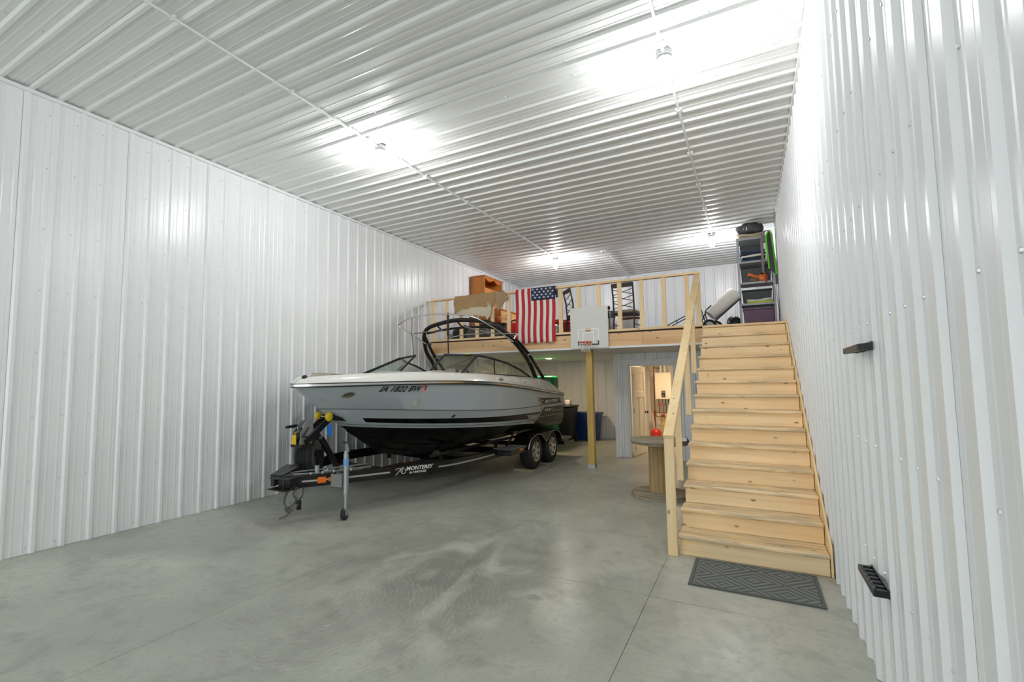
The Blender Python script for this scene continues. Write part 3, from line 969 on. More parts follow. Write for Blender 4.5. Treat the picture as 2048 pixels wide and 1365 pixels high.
top_side = [(-3.86, 7.06, 1.985), (-3.80, 7.22, 1.972), (-3.72, 7.42, 1.932), (-3.665, 7.81, 1.872), (-3.62, 8.24, 1.768), (-3.575, 8.66, 1.618)]
bot_side = [(-3.66, 6.19, 1.665), (-3.615, 6.6, 1.662), (-3.59, 7.1, 1.655), (-3.575, 7.6, 1.645), (-3.57, 8.1, 1.63), (-3.572, 8.64, 1.612)]
wfs = {}
for s_ in (1, -1):
    fr_main = MB()
    fr_main.tube([mir(p, s_) for p in (A, B)], .017, 8)
    fr_main.tube([mir(p, s_) for p in (B, C_)], .018, 8)
    fr_main.tube([mir(p, s_) for p in (C_, D_)], .022, 8)
    fr_main.tube([mir(p, s_) for p in (A, D_)], .016, 8)
    fr_main.tube([mir(p, s_) for p in top_side], [.020, .019, .019, .019, .019, .016], 8)
    for p, q in zip(bot_side[:-1], bot_side[1:]):
        fr_main.bar(mir((p[0], p[1], p[2] + .004), s_), mir((q[0], q[1], q[2] + .004), s_), .024, .046)
    fr_main.tube([mir(p, s_) for p in ((-3.722, 7.40, 1.928), (-3.592, 7.16, 1.668))], .011, 6)
    wf = wfs[s_] = fr_main.build('windshield_frame', M_BLACKTRIM, boat, smooth=True)
    MB().add([mir(p, s_) for p in (A, D_, C_, B)], [(0, 1, 2, 3)]).build('front_pane', M_GLASS, wf, solid=.005)
    MB().grid([[mir(p, s_) for p in top_side], [mir(p, s_) for p in bot_side]]).build('side_pane', M_GLASS, wf, solid=.005)
wf = wfs[1]
scr = MB()
for y in np.linspace(6.35, 8.5, 7):
    x = float(np.interp(y, [p[1] for p in bot_side], [p[0] for p in bot_side])); z = float(np.interp(y, [p[1] for p in bot_side], [p[2] for p in bot_side]))
    scr.cyl((x + .010, y, z + .002), (x + .017, y, z + .002), .010, 8)
scr.build('frame_screws', M_CHROME, wf)['kind'] = 'stuff'
MB().box(-4.02, 6.955, 2.004, -3.93, 6.99, 2.018).build('warning_sticker', mat('yellow_sticker', (214, 208, 40), .4), wf)

# wakeboard tower: two black arches
arch1 = [(-3.55, 8.83, 1.60), (-3.58, 8.57, 1.914), (-3.62, 8.255, 2.152), (-3.70, 8.06, 2.329), (-3.80, 7.90, 2.481), (-3.95, 7.80, 2.585), (-4.2, 7.78, 2.655), (-4.65, 7.76, 2.700)]
arch2 = [(-3.55, 9.28, 1.58), (-3.575, 8.90, 1.86), (-3.605, 8.56, 2.10), (-3.68, 8.24, 2.31), (-3.78, 7.96, 2.455)]
def smooth_path(p, n=4):
    P = [np.array(q) for q in p]
    out = []
    for i in range(len(P) - 1):
        p0, p1, p2, p3 = P[max(i - 1, 0)], P[i], P[i + 1], P[min(i + 2, len(P) - 1)]
        for t in np.linspace(0, 1, n, endpoint=False):
            out.append(tuple(.5 * (2 * p1 + (p2 - p0) * t + (2 * p0 - 5 * p1 + 4 * p2 - p3) * t * t + (3 * p1 - p0 - 3 * p2 + p3) * t ** 3)))
    out.append(tuple(P[-1]))
    return out
def full(p): return p + [mir(q, -1) for q in p[::-1][1:]]
tw = MB()
tw.tube(smooth_path(full(arch1)), .040, 10)
tower = tw.build('tower_arch', M_BLACK, boat, smooth=True)
for s_ in (1, -1):
    MB().tube(smooth_path([mir(p, s_) for p in arch2]), .030, 10).build('tower_brace', M_BLACK, boat, smooth=True)
for s_ in (1, -1):
    br = MB()
    br.tube([mir((-3.70, 8.06, 2.329), s_), mir((-3.70, 8.28, 2.32), s_)], .022, 8)
    br.box(*[c for p in (mir((-3.50, 8.76, 1.585), s_), mir((-3.62, 9.36, 1.615), s_)) for c in p])
    br.build('tower_bracket', M_BLACK, tower, smooth=True)
MB().tube([(-3.90, 7.86, 2.50), (-4.1, 7.93, 2.545), (-4.4, 7.96, 2.575), (-4.65, 7.97, 2.58), (-4.9, 7.96, 2.575), (-5.2, 7.93, 2.545), (-5.40, 7.86, 2.50)], .022, 8).build('tower_crossbar', M_BLACK, tower, smooth=True)
for x in (-4.15, -4.65, -5.15):
    MB().tube([(x, 7.77, 2.66), (x, 7.96, 2.575)], .016, 8).build('tower_crossbar_strut', M_BLACK, tower, smooth=True)
for s_ in (1, -1):
    for (p, r_) in (((-3.585, 8.55, 1.93), .048), ((-3.60, 8.60, 2.06), .038), ((-3.575, 8.90, 1.86), .034)):
        MB().ellipsoid(mir(p, s_), (r_, r_ * .8, r_ * .7)).build('tower_hinge_bolt', M_CHROME, tower, smooth=True)
# folded bimini frame
bim = [(-3.45, 7.60, 2.225), (-3.62, 7.45, 2.38), (-3.80, 7.30, 2.53), (-4.02, 7.20, 2.655), (-4.38, 7.15, 2.715), (-4.75, 7.10, 2.735), (-5.15, 7.02, 2.705), (-5.43, 7.02, 2.600), (-5.44, 7.05, 2.555), (-5.28, 7.10, 2.45), (-4.95, 7.15, 2.235)]
bf = MB().tube(smooth_path(bim), .0125, 8).build('bimini_frame', M_CHROME, boat, smooth=True)
MB().tube([(-4.42, 7.6, 2.55), (-4.25, 7.60, 2.50), (-3.86, 7.6, 2.40)], .011, 8).build('bimini_strut', M_CHROME, bf, smooth=True)
MB().tube([(-5.15, 7.05, 2.42), (-5.0, 7.45, 2.48), (-4.95, 7.7, 2.52)], .010, 8).build('bimini_strut', M_CHROME, bf, smooth=True)
b2 = MB().tube([(-4.70, 7.55, 2.355), (-4.35, 7.50, 2.39), (-3.95, 7.55, 2.40), (-3.36, 7.62, 2.36)], .010, 8)
b2.tube([(-3.36, 7.62, 2.36), (-3.40, 7.60, 2.33), (-3.43, 7.58, 2.28)], .010, 8)
b2.build('bimini_strut', M_CHROME, bf, smooth=True)
sp = MB().bar((-4.569, 7.30, 2.775), (-4.572, 7.30, 2.37), .038, .012, (0, 1, 0)).bar((-4.572, 7.30, 2.37), (-4.553, 7.28, 2.05), .022, .008, (0, 1, 0))
sp.build('black_strap', M_BLACK, bf)
sp = MB().tube([(-5.103, 6.95, 2.685), (-5.095, 6.95, 2.56), (-5.081, 6.92, 2.425), (-5.03, 6.9, 2.09), (-5.017, 6.9, 2.01)], .0065, 6)
sp.build('black_strap', M_BLACK, bf)
# deck hardware
g1 = ((-4.10, 4.78, 1.655), (-4.06, 4.83, 1.685), (-3.93, 5.06, 1.69), (-3.83, 5.35, 1.692), (-3.82, 5.4, 1.66))
for pts_ in (g1, [mir(p, -1) for p in g1], ((-3.79, 5.55, 1.66), (-3.77, 5.6, 1.692), (-3.71, 5.95, 1.694), (-3.69, 6.08, 1.69), (-3.69, 6.1, 1.66))):
    MB().tube(pts_, .011, 8).build('bow_grab_rail', M_CHROME, boat, smooth=True)
MB().ellipsoid((XC, 4.17, 1.625), (.03, .04, .026)).box(XC - .035, 4.14, 1.595, XC + .035, 4.2, 1.612).build('bow_light', M_BLACK, boat, smooth=True)
MB().box(-4.38, 4.37, 1.585, -4.35, 4.40, 1.60).bar((-4.365, 4.35, 1.602), (-4.365, 4.42, 1.602), .02, .014).build('bow_cleat', M_BLACK, boat)
def deck_x(y, dz):   # outer face of the deck moulding
    return XC + r_sheer.b(y) - .02 - .03 * dz / .1
MB().ellipsoid((deck_x(6.98, .07) + .018, 6.98, 1.578), (.014, .105, .034)).build('deck_vent', M_CHROME, boat, smooth=True)
MB().ellipsoid((deck_x(7.9, .07) + .02, 7.92, 1.562), (.018, .02, .045)).build('mooring_cleat', M_CHROME, boat, smooth=True)

# ------------------------------------------------------------------ trailer
tr = thing('boat_trailer', 'black tandem axle boat trailer under the grey motorboat', 'trailer', (XC, 7.0, 0))
path = [(-4.52, 3.84, .447), (-4.20, 4.45, .437), (-4.00, 4.95, .428), (-3.80, 5.45, .418), (-3.69, 5.85, .408), (-3.66, 6.3, .398), (-3.66, 7.2, .385), (-3.66, 9.9, .380)]
for s_ in (1, -1):
    fb = MB()
    pp = smooth_path([mir(p, s_) for p in path], 4)
    hh, ww = .068, .030
    rows = []
    for dx, dz in ((-ww, -hh), (ww, -hh), (ww, hh), (-ww, hh)):
        rows.append([(x + dx, y, z + dz) for x, y, z in pp])
    fb.grid(rows, close_v=True)
    fb.add([r[0] for r in rows], [(0, 1, 2, 3)]).add([r[-1] for r in rows], [(3, 2, 1, 0)])
    beam = fb.build('frame_beam', M_BLACK, tr)
    if s_ == 1:
        for y_a, y_b in ((3.95, 4.94), (5.58, 6.9)):
          ps = MB()
          for i in range(len(pp) - 1):
            y = pp[i][1]
            if y < y_a or y > y_b: continue
            a, b = pp[i], pp[i + 1]
            ps.add([(a[0] + ww + .002, a[1], a[2] - .010), (b[0] + ww + .002, b[1], b[2] - .010), (b[0] + ww + .002, b[1], b[2] + .010), (a[0] + ww + .002, a[1], a[2] + .010)], [(0, 1, 2, 3)])
          ps.build('pinstripe', M_SILVER, beam)
        pq = list(pp)
        bx = lambda y: float(np.interp(y, [p[1] for p in pq], [p[0] for p in pq])) + .033
        bz = lambda y: float(np.interp(y, [p[1] for p in pq], [p[2] for p in pq]))
        M_WHV = mat('white_lettering', (226, 226, 222), .45)
        lt = MB()
        for body, ya, yb, za, zb in (('MONTEREY', 5.165, 5.565, -.002, .048), ('by HERITAGE', 5.21, 5.455, -.050, -.016)):
            vs, fs = text_shape(body, 1.0, .25, .025)
            u0, u1 = min(v[0] for v in vs), max(v[0] for v in vs); v0, v1 = min(v[1] for v in vs), max(v[1] for v in vs)
            place_text(lt, (vs, fs), lambda u, v: (bx(ya + (u - u0) / (u1 - u0) * (yb - ya)), ya + (u - u0) / (u1 - u0) * (yb - ya), bz(ya + (u - u0) / (u1 - u0) * (yb - ya)) + za + (v - v0) / (v1 - v0) * (zb - za)))
        def curve2(pts, r):
            lt.tube([(bx(y) + .002, y, bz(y) + z) for y, z in pts], r, 5)
        curve2([(5.065 + .050 * math.cos(t) , .0 - .036 * math.sin(t)) for t in np.linspace(-2.6, .6, 12)], .0032)
        curve2([(5.02, -.046), (5.05, -.02), (5.09, .024), (5.125, .048)], .0035)
        curve2([(5.085, .02), (5.095, -.01), (5.11, -.02)], .0032)
        curve2([(5.125 + .034 * math.cos(t), -.004 - .030 * math.sin(t)) for t in np.linspace(-2.2, 2.6, 12)], .0032)
        lt.build('frame_lettering', M_WHV, beam)
# tongue hinge bracket at the front
hb = MB()
hb.box(XC - .02, 3.70, .500, XC + .26, 4.02, .511).box(XC - .02, 3.68, .384, XC + .26, 4.02, .395)
hb.box(XC + .02, 3.80, .395, XC + .20, 4.02, .500).cyl((XC + .17, 3.75, .37), (XC + .17, 3.75, .53), .012, 8)
hb.bar((XC - .02, 3.78, .52), (XC - .14, 4.10, .585), .11, .012).bar((XC + .02, 3.80, .52), (XC + .03, 4.12, .60), .09, .012)
hb.build('tongue_bracket', M_BLACK, tr, bevel=.003)
MB().box(XC - .015, 3.684, .379, XC + .25, 3.86, .384).build('rusty_plate', mat('rust', (140, 84, 40), .8, 0, .3, 40), tr)
MB().tube([(XC + .03, 3.95, .53), (-4.52, 4.2, .53), (-4.40, 4.5, .525), (-4.3, 4.9, .52)], .009, 6).build('brake_line', M_GALV, tr, smooth=True)
bl = MB()
bl.tube([(XC + .12, 3.92, .52), (-4.40, 4.15, .512), (-4.28, 4.42, .512), (-4.15, 4.8, .51)], .010, 6)
bl.build('brake_line', M_GALV, tr, smooth=True)
bo = MB()
for p in ((-4.40, 4.06, .505), (-4.34, 4.18, .505), (-4.28, 4.30, .505), (-4.36, 4.28, .52), (-4.2, 4.5, .505)):
    bo.cyl(p, (p[0], p[1], p[2] + .03), .014, 8)
bo.cyl((-4.40, 4.15, .512), (-4.40, 4.15, .60), .028, 12)
bo.build('hitch_bolts', M_GALV, tr)['kind'] = 'stuff'
for y, l, h, nm in ((4.105, .085, .066, 'marker_lamp'), (4.218, .068, .044, 'marker_lamp')):
    x0_, x1_ = bx(y), bx(y + l)
    MB().prism([(x0_, y, bz(y) - h / 2), (x1_, y + l, bz(y + l) - h / 2), (x1_, y + l, bz(y + l) + h / 2), (x0_, y, bz(y) + h / 2)], (.014, -.008, 0)).build(nm, M_AMBER, tr, bevel=.004, label='orange marker lamp')
# cross members, bunks
for y, z in ((5.6, .33), (6.9, .32), (8.0, .31), (9.3, .31)):
    w = (float(np.interp(y, [p[1] for p in path], [p[0] for p in path])) - XC)
    MB().tube([(XC - w, y, .36), (XC - w * .5, y, z), (XC, y, z - .02), (XC + w * .5, y, z), (XC + w, y, .36)], .034, 4).build('cross_member', M_BLACK, tr)
for s_ in (1, -1):
    for xo, y0, y1 in ((.50, 6.15, 9.9), (.86, 7.3, 9.9)):
        z0 = .385 + xo * .25 - .050
        bk = MB().bar(mir((XC + xo, y0, z0 + .0), s_), mir((XC + xo, y1, z0 - .01), s_), .085, .045, (-.3 * s_, 0, 1))
        bk.build('bunk', mat('bunk_carpet', (40, 40, 40), .95, 0, .2, 60), tr, bevel=.01)
        for y in (y0 + .25, y1 - .4):
            MB().bar(mir((XC + xo, y, .33), s_), mir((XC + xo, y, z0 - .015), s_), .045, .045, (0, 1, 0)).build('bunk_bracket', M_BLACK, tr)
# wheels
def wheel(parent, x, y, side, z=.302):
    wroot = MB()
    ax = (side, 0, 0)
    R0, W_ = .302, .215
    tp = [(.165, -W_ / 2 + .02), (.20, -W_ / 2), (.262, -W_ / 2), (.288, -W_ / 2 + .014), (.300, -W_ / 2 + .036)]
    for k, h in enumerate(np.linspace(-W_ / 2 + .05, W_ / 2 - .05, 9)):
        tp.append((.302 if k % 2 == 0 else .294, h))
    tp += [(.300, W_ / 2 - .036), (.288, W_ / 2 - .014), (.262, W_ / 2), (.20, W_ / 2), (.165, W_ / 2 - .02)]
    t = wroot.lathe(tp, (x - side * W_ / 2, y, z), ax, 40, close=True).build('wheel', M_RUBBER, parent, smooth=True, angle=50)
    rm = MB()
    c = (x - side * W_ / 2, y, z)
    rm.lathe([(.172, W_ / 2 - .035), (.178, W_ / 2 - .008), (.170, W_ / 2 + .001), (.155, W_ / 2 - .004), (.148, W_ / 2 - .05), (.146, -.02), (.165, -.05)], c, ax, 32)
    for k in range(6):
        a = 2 * PI * k / 6 + .2
        for da in (-.13, .13):
            d = V(0, math.cos(a + da), math.sin(a + da)); d0 = V(0, math.cos(a + da * 1.6), math.sin(a + da * 1.6))
            rm.bar(V(c) + V(ax) * (W_ / 2 - .020) + d0 * .045, V(c) + V(ax) * (W_ / 2 - .012) + d * .152, .024, .020, ax)
    rm.lathe([(0, W_ / 2 + .012), (.030, W_ / 2 + .010), (.052, W_ / 2 - .006), (.056, W_ / 2 - .03), (0, W_ / 2 - .03)], c, ax, 20)
    rm.build('rim', M_CHROME, t, smooth=True, angle=35)
    MB().lathe([(0, W_ / 2 - .060), (.146, W_ / 2 - .060)], c, ax, 24).build('brake_disc', M_BLACK, t)
    return t
for s_ in (1, -1):
    for y in (8.335, 9.165):
        wheel(tr, XC + s_ * 1.285, y, s_)
for y in (8.335, 9.165):
    MB().cyl((XC - 1.1, y, .30), (XC + 1.1, y, .30), .032, 10).build('axle', M_BLACK, tr)
# port fender
top = [(7.86, .40), (7.90, .49), (8.00, .575), (8.15, .622), (8.335, .640), (8.75, .640), (9.165, .640), (9.35, .622), (9.50, .575), (9.60, .49), (9.64, .40)]
low = [(7.895, .40), (7.935, .48), (8.03, .553), (8.17, .598), (8.335, .614), (8.52, .585), (8.65, .50), (8.71, .46), (8.75, .448), (8.79, .46), (8.85, .50), (8.98, .585), (9.165, .614), (9.33, .598), (9.47, .553), (9.565, .48), (9.605, .40)]
for s_ in (1, -1):
    xo, xi = XC + s_ * 1.315, XC + s_ * 1.02
    fm = MB()
    tp_ = top
    fm.grid([[(xi, y, z) for y, z in tp_], [(xo, y, z) for y, z in tp_], [(xo, y, z - .018) for y, z in tp_], [(xi, y, z - .018) for y, z in tp_]], close_v=True)
    # outer skirt plate between the top edge and the two wheel arches
    nu = 33
    tl = lambda pts, u: tuple(float(np.interp(u, np.linspace(0, 1, len(pts)), [p[k] for p in pts])) for k in (0, 1))
    us = np.linspace(0, 1, nu)
    ysk = [7.86 + (9.64 - 7.86) * u for u in us]
    zt = lambda y: float(np.interp(y, [p[0] for p in top], [p[1] for p in top]))
    zl = lambda y: float(np.interp(y, [p[0] for p in low], [p[1] for p in low]))
    for o_ in (0, -s_ * .006):
        fm.grid([[(xo + o_, y, zt(y)) for y in ysk], [(xo + o_, y, min(zl(y), zt(y) - .004)) for y in ysk]])
    fe = fm.build('fender', M_HBLACK, tr, smooth=True, angle=40)
    if s_ == 1:
        MB().tube([(xo + .003, y, z) for y, z in low], .0045, 6).build('fender_trim', M_SILVER, fe)
MB().box(XC + .96, 7.22, .425, XC + 1.30, 7.88, .462).box(XC + .98, 7.25, .36, XC + 1.28, 7.86, .425).build('front_step', M_BLACK, tr, bevel=.006)
MB().box(XC + .97, 7.24, .462, XC + 1.295, 7.86, .466).build('step_tread', M_GALV, tr)
MB().box(XC + 1.298, 7.56, .412, XC + 1.312, 7.68, .446).build('marker_lamp', M_AMBER, tr, bevel=.004, label='orange marker lamp')
MB().box(XC + .96, 9.62, .345, XC + 1.30, 10.26, .392).box(XC + 1.0, 9.9, .25, XC + 1.26, 10.2, .345).build('rear_step', M_BLACK, tr, bevel=.006)
MB().box(XC + .97, 9.63, .392, XC + 1.295, 10.25, .396).build('step_tread', M_GALV, tr)
MB().tube([(XC + .90, 7.60, .38), (XC + 1.03, 7.62, .46), (XC + 1.05, 7.80, .60), (XC + 1.02, 7.9, .66)], .02, 8).build('guide_post', M_BLACK, tr, smooth=True)

# tongue jack with caster wheel
jk = MB()
jx_, jy_ = -4.055, 4.262
jk.cyl((jx_, jy_, .285), (jx_, jy_, .74), .031, 14).cyl((jx_, jy_, .125), (jx_, jy_, .30), .023, 12).cyl((jx_, jy_, .74), (jx_, jy_, .775), .024, 12)
jk.box(jx_ - .05, jy_ - .04, .118, jx_ + .03, jy_ + .04, .128)
jk.box(jx_ - .045, jy_ - .035, .055, jx_ - .038, jy_ + .02, .128).box(jx_ + .022, jy_ - .035, .055, jx_ + .029, jy_ + .02, .128)
jack = jk.build('tongue_jack', M_GALV, tr, smooth=True, angle=40)
MB().box(-4.25, 4.22, .365, -4.09, 4.235, .505).box(-4.25, 4.30, .365, -4.09, 4.315, .505).box(-4.10, 4.215, .375, -4.085, 4.32, .49).build('jack_bracket', M_GALV, jack)
MB().bar((jx_, jy_, .76), (jx_ + .035, jy_, .78), .02, .03).bar((jx_ + .03, jy_, .775), (jx_ + .018, jy_ - .012, .87), .022, .012, (0, 1, 0)).build('crank_arm', M_GALV, jack)
MB().cyl((jx_ + .03, jy_ - .018, .868), (jx_ - .02, jy_ - .04, .875), .013, 10).build('crank_grip', M_BLACK, jack)
MB().lathe([(.030, -.024), (.058, -.026), (.066, -.014), (.066, .014), (.058, .026), (.030, .024)], (jx_ - .008, jy_ - .012, .0665), (1, .35, 0), 28, close=True).lathe([(0, -.018), (.032, -.018), (.032, .018), (0, .018)], (jx_ - .008, jy_ - .012, .0665), (1, .35, 0), 16).build('caster_wheel', M_RUBBER, jack, smooth=True, angle=50)
MB().cyl((jx_, jy_, .60), (jx_, jy_, .69), .0318, 14).build('blue_label', mat('pale_blue_label', (110, 158, 200), .4), jack, smooth=True)

# winch stand, rollers, winch
wp_ = MB()
wp_.bar((XC + .02, 4.72, .46), (XC + .02, 4.42, .88), .06, .06, (1, 0, 0))
wp_.bar((XC + .06, 4.14, .85), (XC + .06, 4.56, 1.13), .030, .075, (0, -.6, .8)).bar((XC - .06, 4.14, .85), (XC - .06, 4.56, 1.13), .030, .075, (0, -.6, .8))
wp_.box(XC - .09, 4.05, .800, XC + .09, 4.25, .835)
wp_.prism([(XC - .10, 4.50, 1.165), (XC - .10, 4.82, 1.075), (XC - .10, 4.80, 1.055), (XC - .10, 4.50, 1.09)], (.035, 0, 0)).prism([(XC + .08, 4.50, 1.165), (XC + .08, 4.82, 1.075), (XC + .08, 4.80, 1.055), (XC + .08, 4.50, 1.09)], (.035, 0, 0))
wst = wp_.build('winch_stand', M_BLACK, tr, bevel=.004)
for dx in (-.105, .075):
    MB().lathe([(.016, 0), (.050, 0), (.058, .008), (.058, .036), (.048, .044), (.030, .050), (.016, .050)], (XC + dx, 4.475, 1.135), (1, .15, 0), 24).build('bow_roller', M_YELLOW, wst, smooth=True, label='yellow bow roller', angle=50)
MB().lathe([(0, 0), (.012, 0), (.012, .26), (0, .26)], (XC - .13, 4.47, 1.135), (1, .15, 0), 10).build('roller_pin', M_CHROME, wst)
wn = MB()
for dx in (-.085, .045):
    wn.prism([(XC + dx, 4.06, .835), (XC + dx, 4.24, .835), (XC + dx, 4.30, .97), (XC + dx, 4.25, 1.03), (XC + dx, 4.13, 1.03), (XC + dx, 4.08, .98)], (.006, 0, 0))
wn.lathe([(0, 0), (.074, 0), (.078, .006), (.074, .014), (.020, .018), (.020, .10), (.074, .104), (.074, .114), (0, .114)], (XC - .06, 4.19, 1.03), (1, 0, 0), 28)
wn.build('winch', M_GALV, wst, smooth=True, angle=40)
MB().bar((XC + .06, 4.19, 1.03), (XC + .065, 4.10, .925), .008, .022, (1, 0, 0)).cyl((XC + .06, 4.10, .925), (XC + .12, 4.12, .92), .014, 10).cyl((XC - .02, 3.93, 1.045), (XC - .06, 4.11, 1.05), .017, 10).build('winch_handle', M_BLACK, wst, smooth=True)
MB().cyl((XC, 4.19, 1.085), (XC, 4.55, 1.125), .004, 6).build('winch_strap', M_GREY, wst)
MB().box(-4.640, 3.985, .845, -4.575, 3.991, .950).tube([(-4.602, 3.99, .94), (-4.61, 4.0, .975), (-4.64, 4.08, .985)], .005, 6).build('yellow_tag', M_YELLOW, wst, label='yellow hanging tag')
MB().box(-4.530, 4.43, .905, -4.468, 4.436, 1.040).tube([(-4.502, 4.433, 1.03), (-4.52, 4.45, 1.06), (-4.56, 4.47, 1.10)], .003, 6).build('blue_tag', M_BLUETAG, wst, label='blue hanging tag')
# safety chains, hook and light plug at the front
ch = MB()
def chain(pts, r=.014, wire=.0052):
    P = smooth_path(pts, 5)
    for i in range(len(P) - 1):
        a, b = V(P[i]), V(P[i + 1]); c = (a + b) / 2; d = (b - a).normalized()
        sd_ = d.cross(V(1, 0, 0) if i % 2 else V(0, 1, .2)).normalized()
        ln = (b - a).length * .72
        ch.tube([c + d * ln * math.cos(t) + sd_ * r * math.sin(t) for t in np.linspace(0, 2 * PI, 9)[:-1]], wire, 5, closed=True)
chain([(-4.46, 3.80, .385), (-4.45, 3.75, .32), (-4.44, 3.73, .25), (-4.40, 3.75, .17), (-4.38, 3.78, .20)])
chain([(-4.40, 3.86, .40), (-4.385, 3.80, .34), (-4.38, 3.84, .28), (-4.40, 3.82, .22), (-4.43, 3.76, .19)])
ch.tube([(-4.43, 3.73, .25), (-4.42, 3.72, .19), (-4.40, 3.73, .155), (-4.38, 3.77, .165), (-4.38, 3.78, .20)], .008, 6)
ch.tube([(-4.35, 3.86, .25), (-4.38, 3.80, .17), (-4.42, 3.72, .115), (-4.45, 3.67, .10)], .009, 6)
ch.build('safety_chain', mat('dull_chain_steel', (112, 114, 112), .45, .6), tr, smooth=True)['kind'] = 'stuff'
MB().tube(smooth_path([(-4.46, 3.86, .42), (-4.43, 3.79, .38), (-4.40, 3.78, .40), (-4.375, 3.83, .43)]), .008, 6).tube(smooth_path([(-4.35, 3.90, .40), (-4.345, 3.89, .32), (-4.36, 3.86, .27)]), .008, 6).box(-4.385, 3.84, .165, -4.345, 3.88, .265).build('light_plug', M_BLACK, tr, bevel=.003)
# spare wheel on the starboard beam
sw = thing('spare_wheel', 'black spare tyre mounted beside the trailer tongue', 'wheel', (-4.83, 4.42, .44))
n_ = V(.89, .45, 0).normalized()
c_ = V(-4.82, 4.42, .672)
W_ = .20
tp = [(.165, -W_ / 2 + .02), (.20, -W_ / 2), (.245, -W_ / 2), (.268, -W_ / 2 + .014), (.280, -W_ / 2 + .034)]
for k, h in enumerate(np.linspace(-W_ / 2 + .045, W_ / 2 - .045, 9)):
    tp.append((.284 if k % 2 == 0 else .274, h))
tp += [(.280, W_ / 2 - .034), (.268, W_ / 2 - .014), (.245, W_ / 2), (.20, W_ / 2), (.165, W_ / 2 - .02)]
MB().lathe(tp, c_, n_, 44, close=True).build('tyre', M_RUBBER, sw, smooth=True, angle=50)
MB().lathe([(.17, W_ / 2 - .03), (.172, W_ / 2 - .012), (.155, W_ / 2 - .014), (.15, W_ / 2 - .07), (.09, W_ / 2 - .085), (.03, W_ / 2 - .07), (0, W_ / 2 - .07)], c_, n_, 28).build('rim', M_GALV, sw, smooth=True, angle=35)
MB().bar(c_ + n_ * .0 , c_ + n_ * .13, .05, .06).bar(c_ + n_ * .12 + V(0, 0, .05), c_ + n_ * .12 + V(.02, 0, -.31), .06, .05, (1, 0, 0)).build('carrier_bracket', M_BLACK, sw)
# chock boards under the tyres, planks behind
for nm, p0, p1, lab in (('wood_block', (-3.66, 8.03, .019), (-3.30, 7.96, .019), 'short grey board chocking the front trailer tyre'), ('wood_block', (-3.62, 8.80, .019), (-3.30, 8.72, .019), 'short pale board between the two trailer tyres')):
    t = MB().bar(p0, p1, .10, .036).build(nm, M_REEL, None, bevel=.003); tag(t, lab, 'board', 'boards by the trailer tyres')
for k, (p0, p1, lab) in enumerate((((-5.60, 6.05, .02), (-5.68, 7.75, .02), 'long tan plank on the floor nearest the boat keel'), ((-5.73, 5.95, .02), (-5.80, 7.6, .02), 'long tan plank on the floor nearest the left wall'))):
    t = MB().bar(p0, p1, .10, .038).build('floor_plank', M_STAVE, None, bevel=.003); tag(t, lab, 'plank', 'planks behind the trailer')

# ------------------------------------------------------------------ basketball hoop on the loft edge
M_BOARD = mat('grey_white_backboard', (214, 213, 206), .4, 0, .02)
bh = thing('basketball_hoop', 'small white indoor basketball backboard with orange rim on the loft edge', 'basketball hoop', (-2.43, 8.50, 2.13))
bx0, bx1, bz0, bz1, by = -2.762, -2.094, 2.130, 2.858, 8.560
board = MB().box(bx0, by, bz0, bx1, by + .022, bz1).build('backboard', M_BOARD, bh)
MB().box(-2.492, by - .002, 2.42, -2.392, by + .001, 2.482).build('hand_hole_patch', mat('hand_hole_tan', (172, 140, 96), .5), board)  # flat tan patch in place of a hand hole showing lumber behind
MB().box(-2.492, by - .004, 2.455, -2.392, by + .001, 2.468).build('hand_hole_pale_bar', mat('hand_hole_cream', (228, 212, 176), .5), board)  # pale bar painted as the lighter lumber seen through the hole
def frame_lines(x0, x1, z0, z1, w, m, nm, sides='lrtb', d=.003):
    mb = MB()
    y0, y1 = by - d, by + .001
    if 'l' in sides: mb.box(x0, y0, z0, x0 + w, y1, z1)
    if 'r' in sides: mb.box(x1 - w, y0, z0, x1, y1, z1)
    if 't' in sides: mb.box(x0 + w, y0, z1 - w, x1 - w, y1, z1)
    if 'b' in sides: mb.box(x0 + (w if 'l' in sides else 0), y0, z0, x1 - (w if 'r' in sides else 0), y1, z0 + w)
    mb.build(nm, m, board)
M_PALE = mat('pale_print', (246, 247, 245), .4)
frame_lines(-2.63, -2.255, 2.23, 2.475, .014, M_PALE, 'outer_print_line', 'lrt')
frame_lines(-2.54, -2.345, 2.225, 2.415, .012, M_PALE, 'target_square')
frame_lines(-2.63, -2.255, 2.185, 2.262, .020, M_INK, 'black_corner_print', 'lrb')
sm_ = MB()
for k in range(6):
    sm_.box(-2.585 + k * .020, by - .002, 2.222, -2.572 + k * .020, by + .001, 2.222 + (.010 if k % 2 else .014))
sm_.build('small_print', M_INK, board)['kind'] = 'stuff'
rcx, rcy, rcz, rr_ = -2.452, by - .155, 2.222, .110
M_RIM = mat('orange_rim', (206, 84, 52), .4)
MB().tube([(rcx + rr_ * math.cos(t), rcy + rr_ * math.sin(t), rcz) for t in np.linspace(0, 2 * PI, 29)[:-1]], .0085, 8, closed=True).build('rim', M_RIM, bh, smooth=True)
MB().box(rcx - .05, by - .055, rcz - .010, rcx + .05, by, rcz + .006).box(rcx - .05, by - .008, rcz - .045, rcx + .05, by, rcz + .03).build('rim_bracket', M_RIM, bh, bevel=.003)
nt_ = MB()
for k in range(10):
    for sgn in (1, -1):
        pts = []
        for j in range(6):
            f = j / 5
            r_ = rr_ * (1 - .45 * f) + .006 * math.sin(f * 9)
            t = 2 * PI * (k + sgn * f * 1.5) / 10
            pts.append((rcx + r_ * math.cos(t), rcy + r_ * math.sin(t), rcz - .008 - .155 * f))
        nt_.tube(pts, .0030, 4)
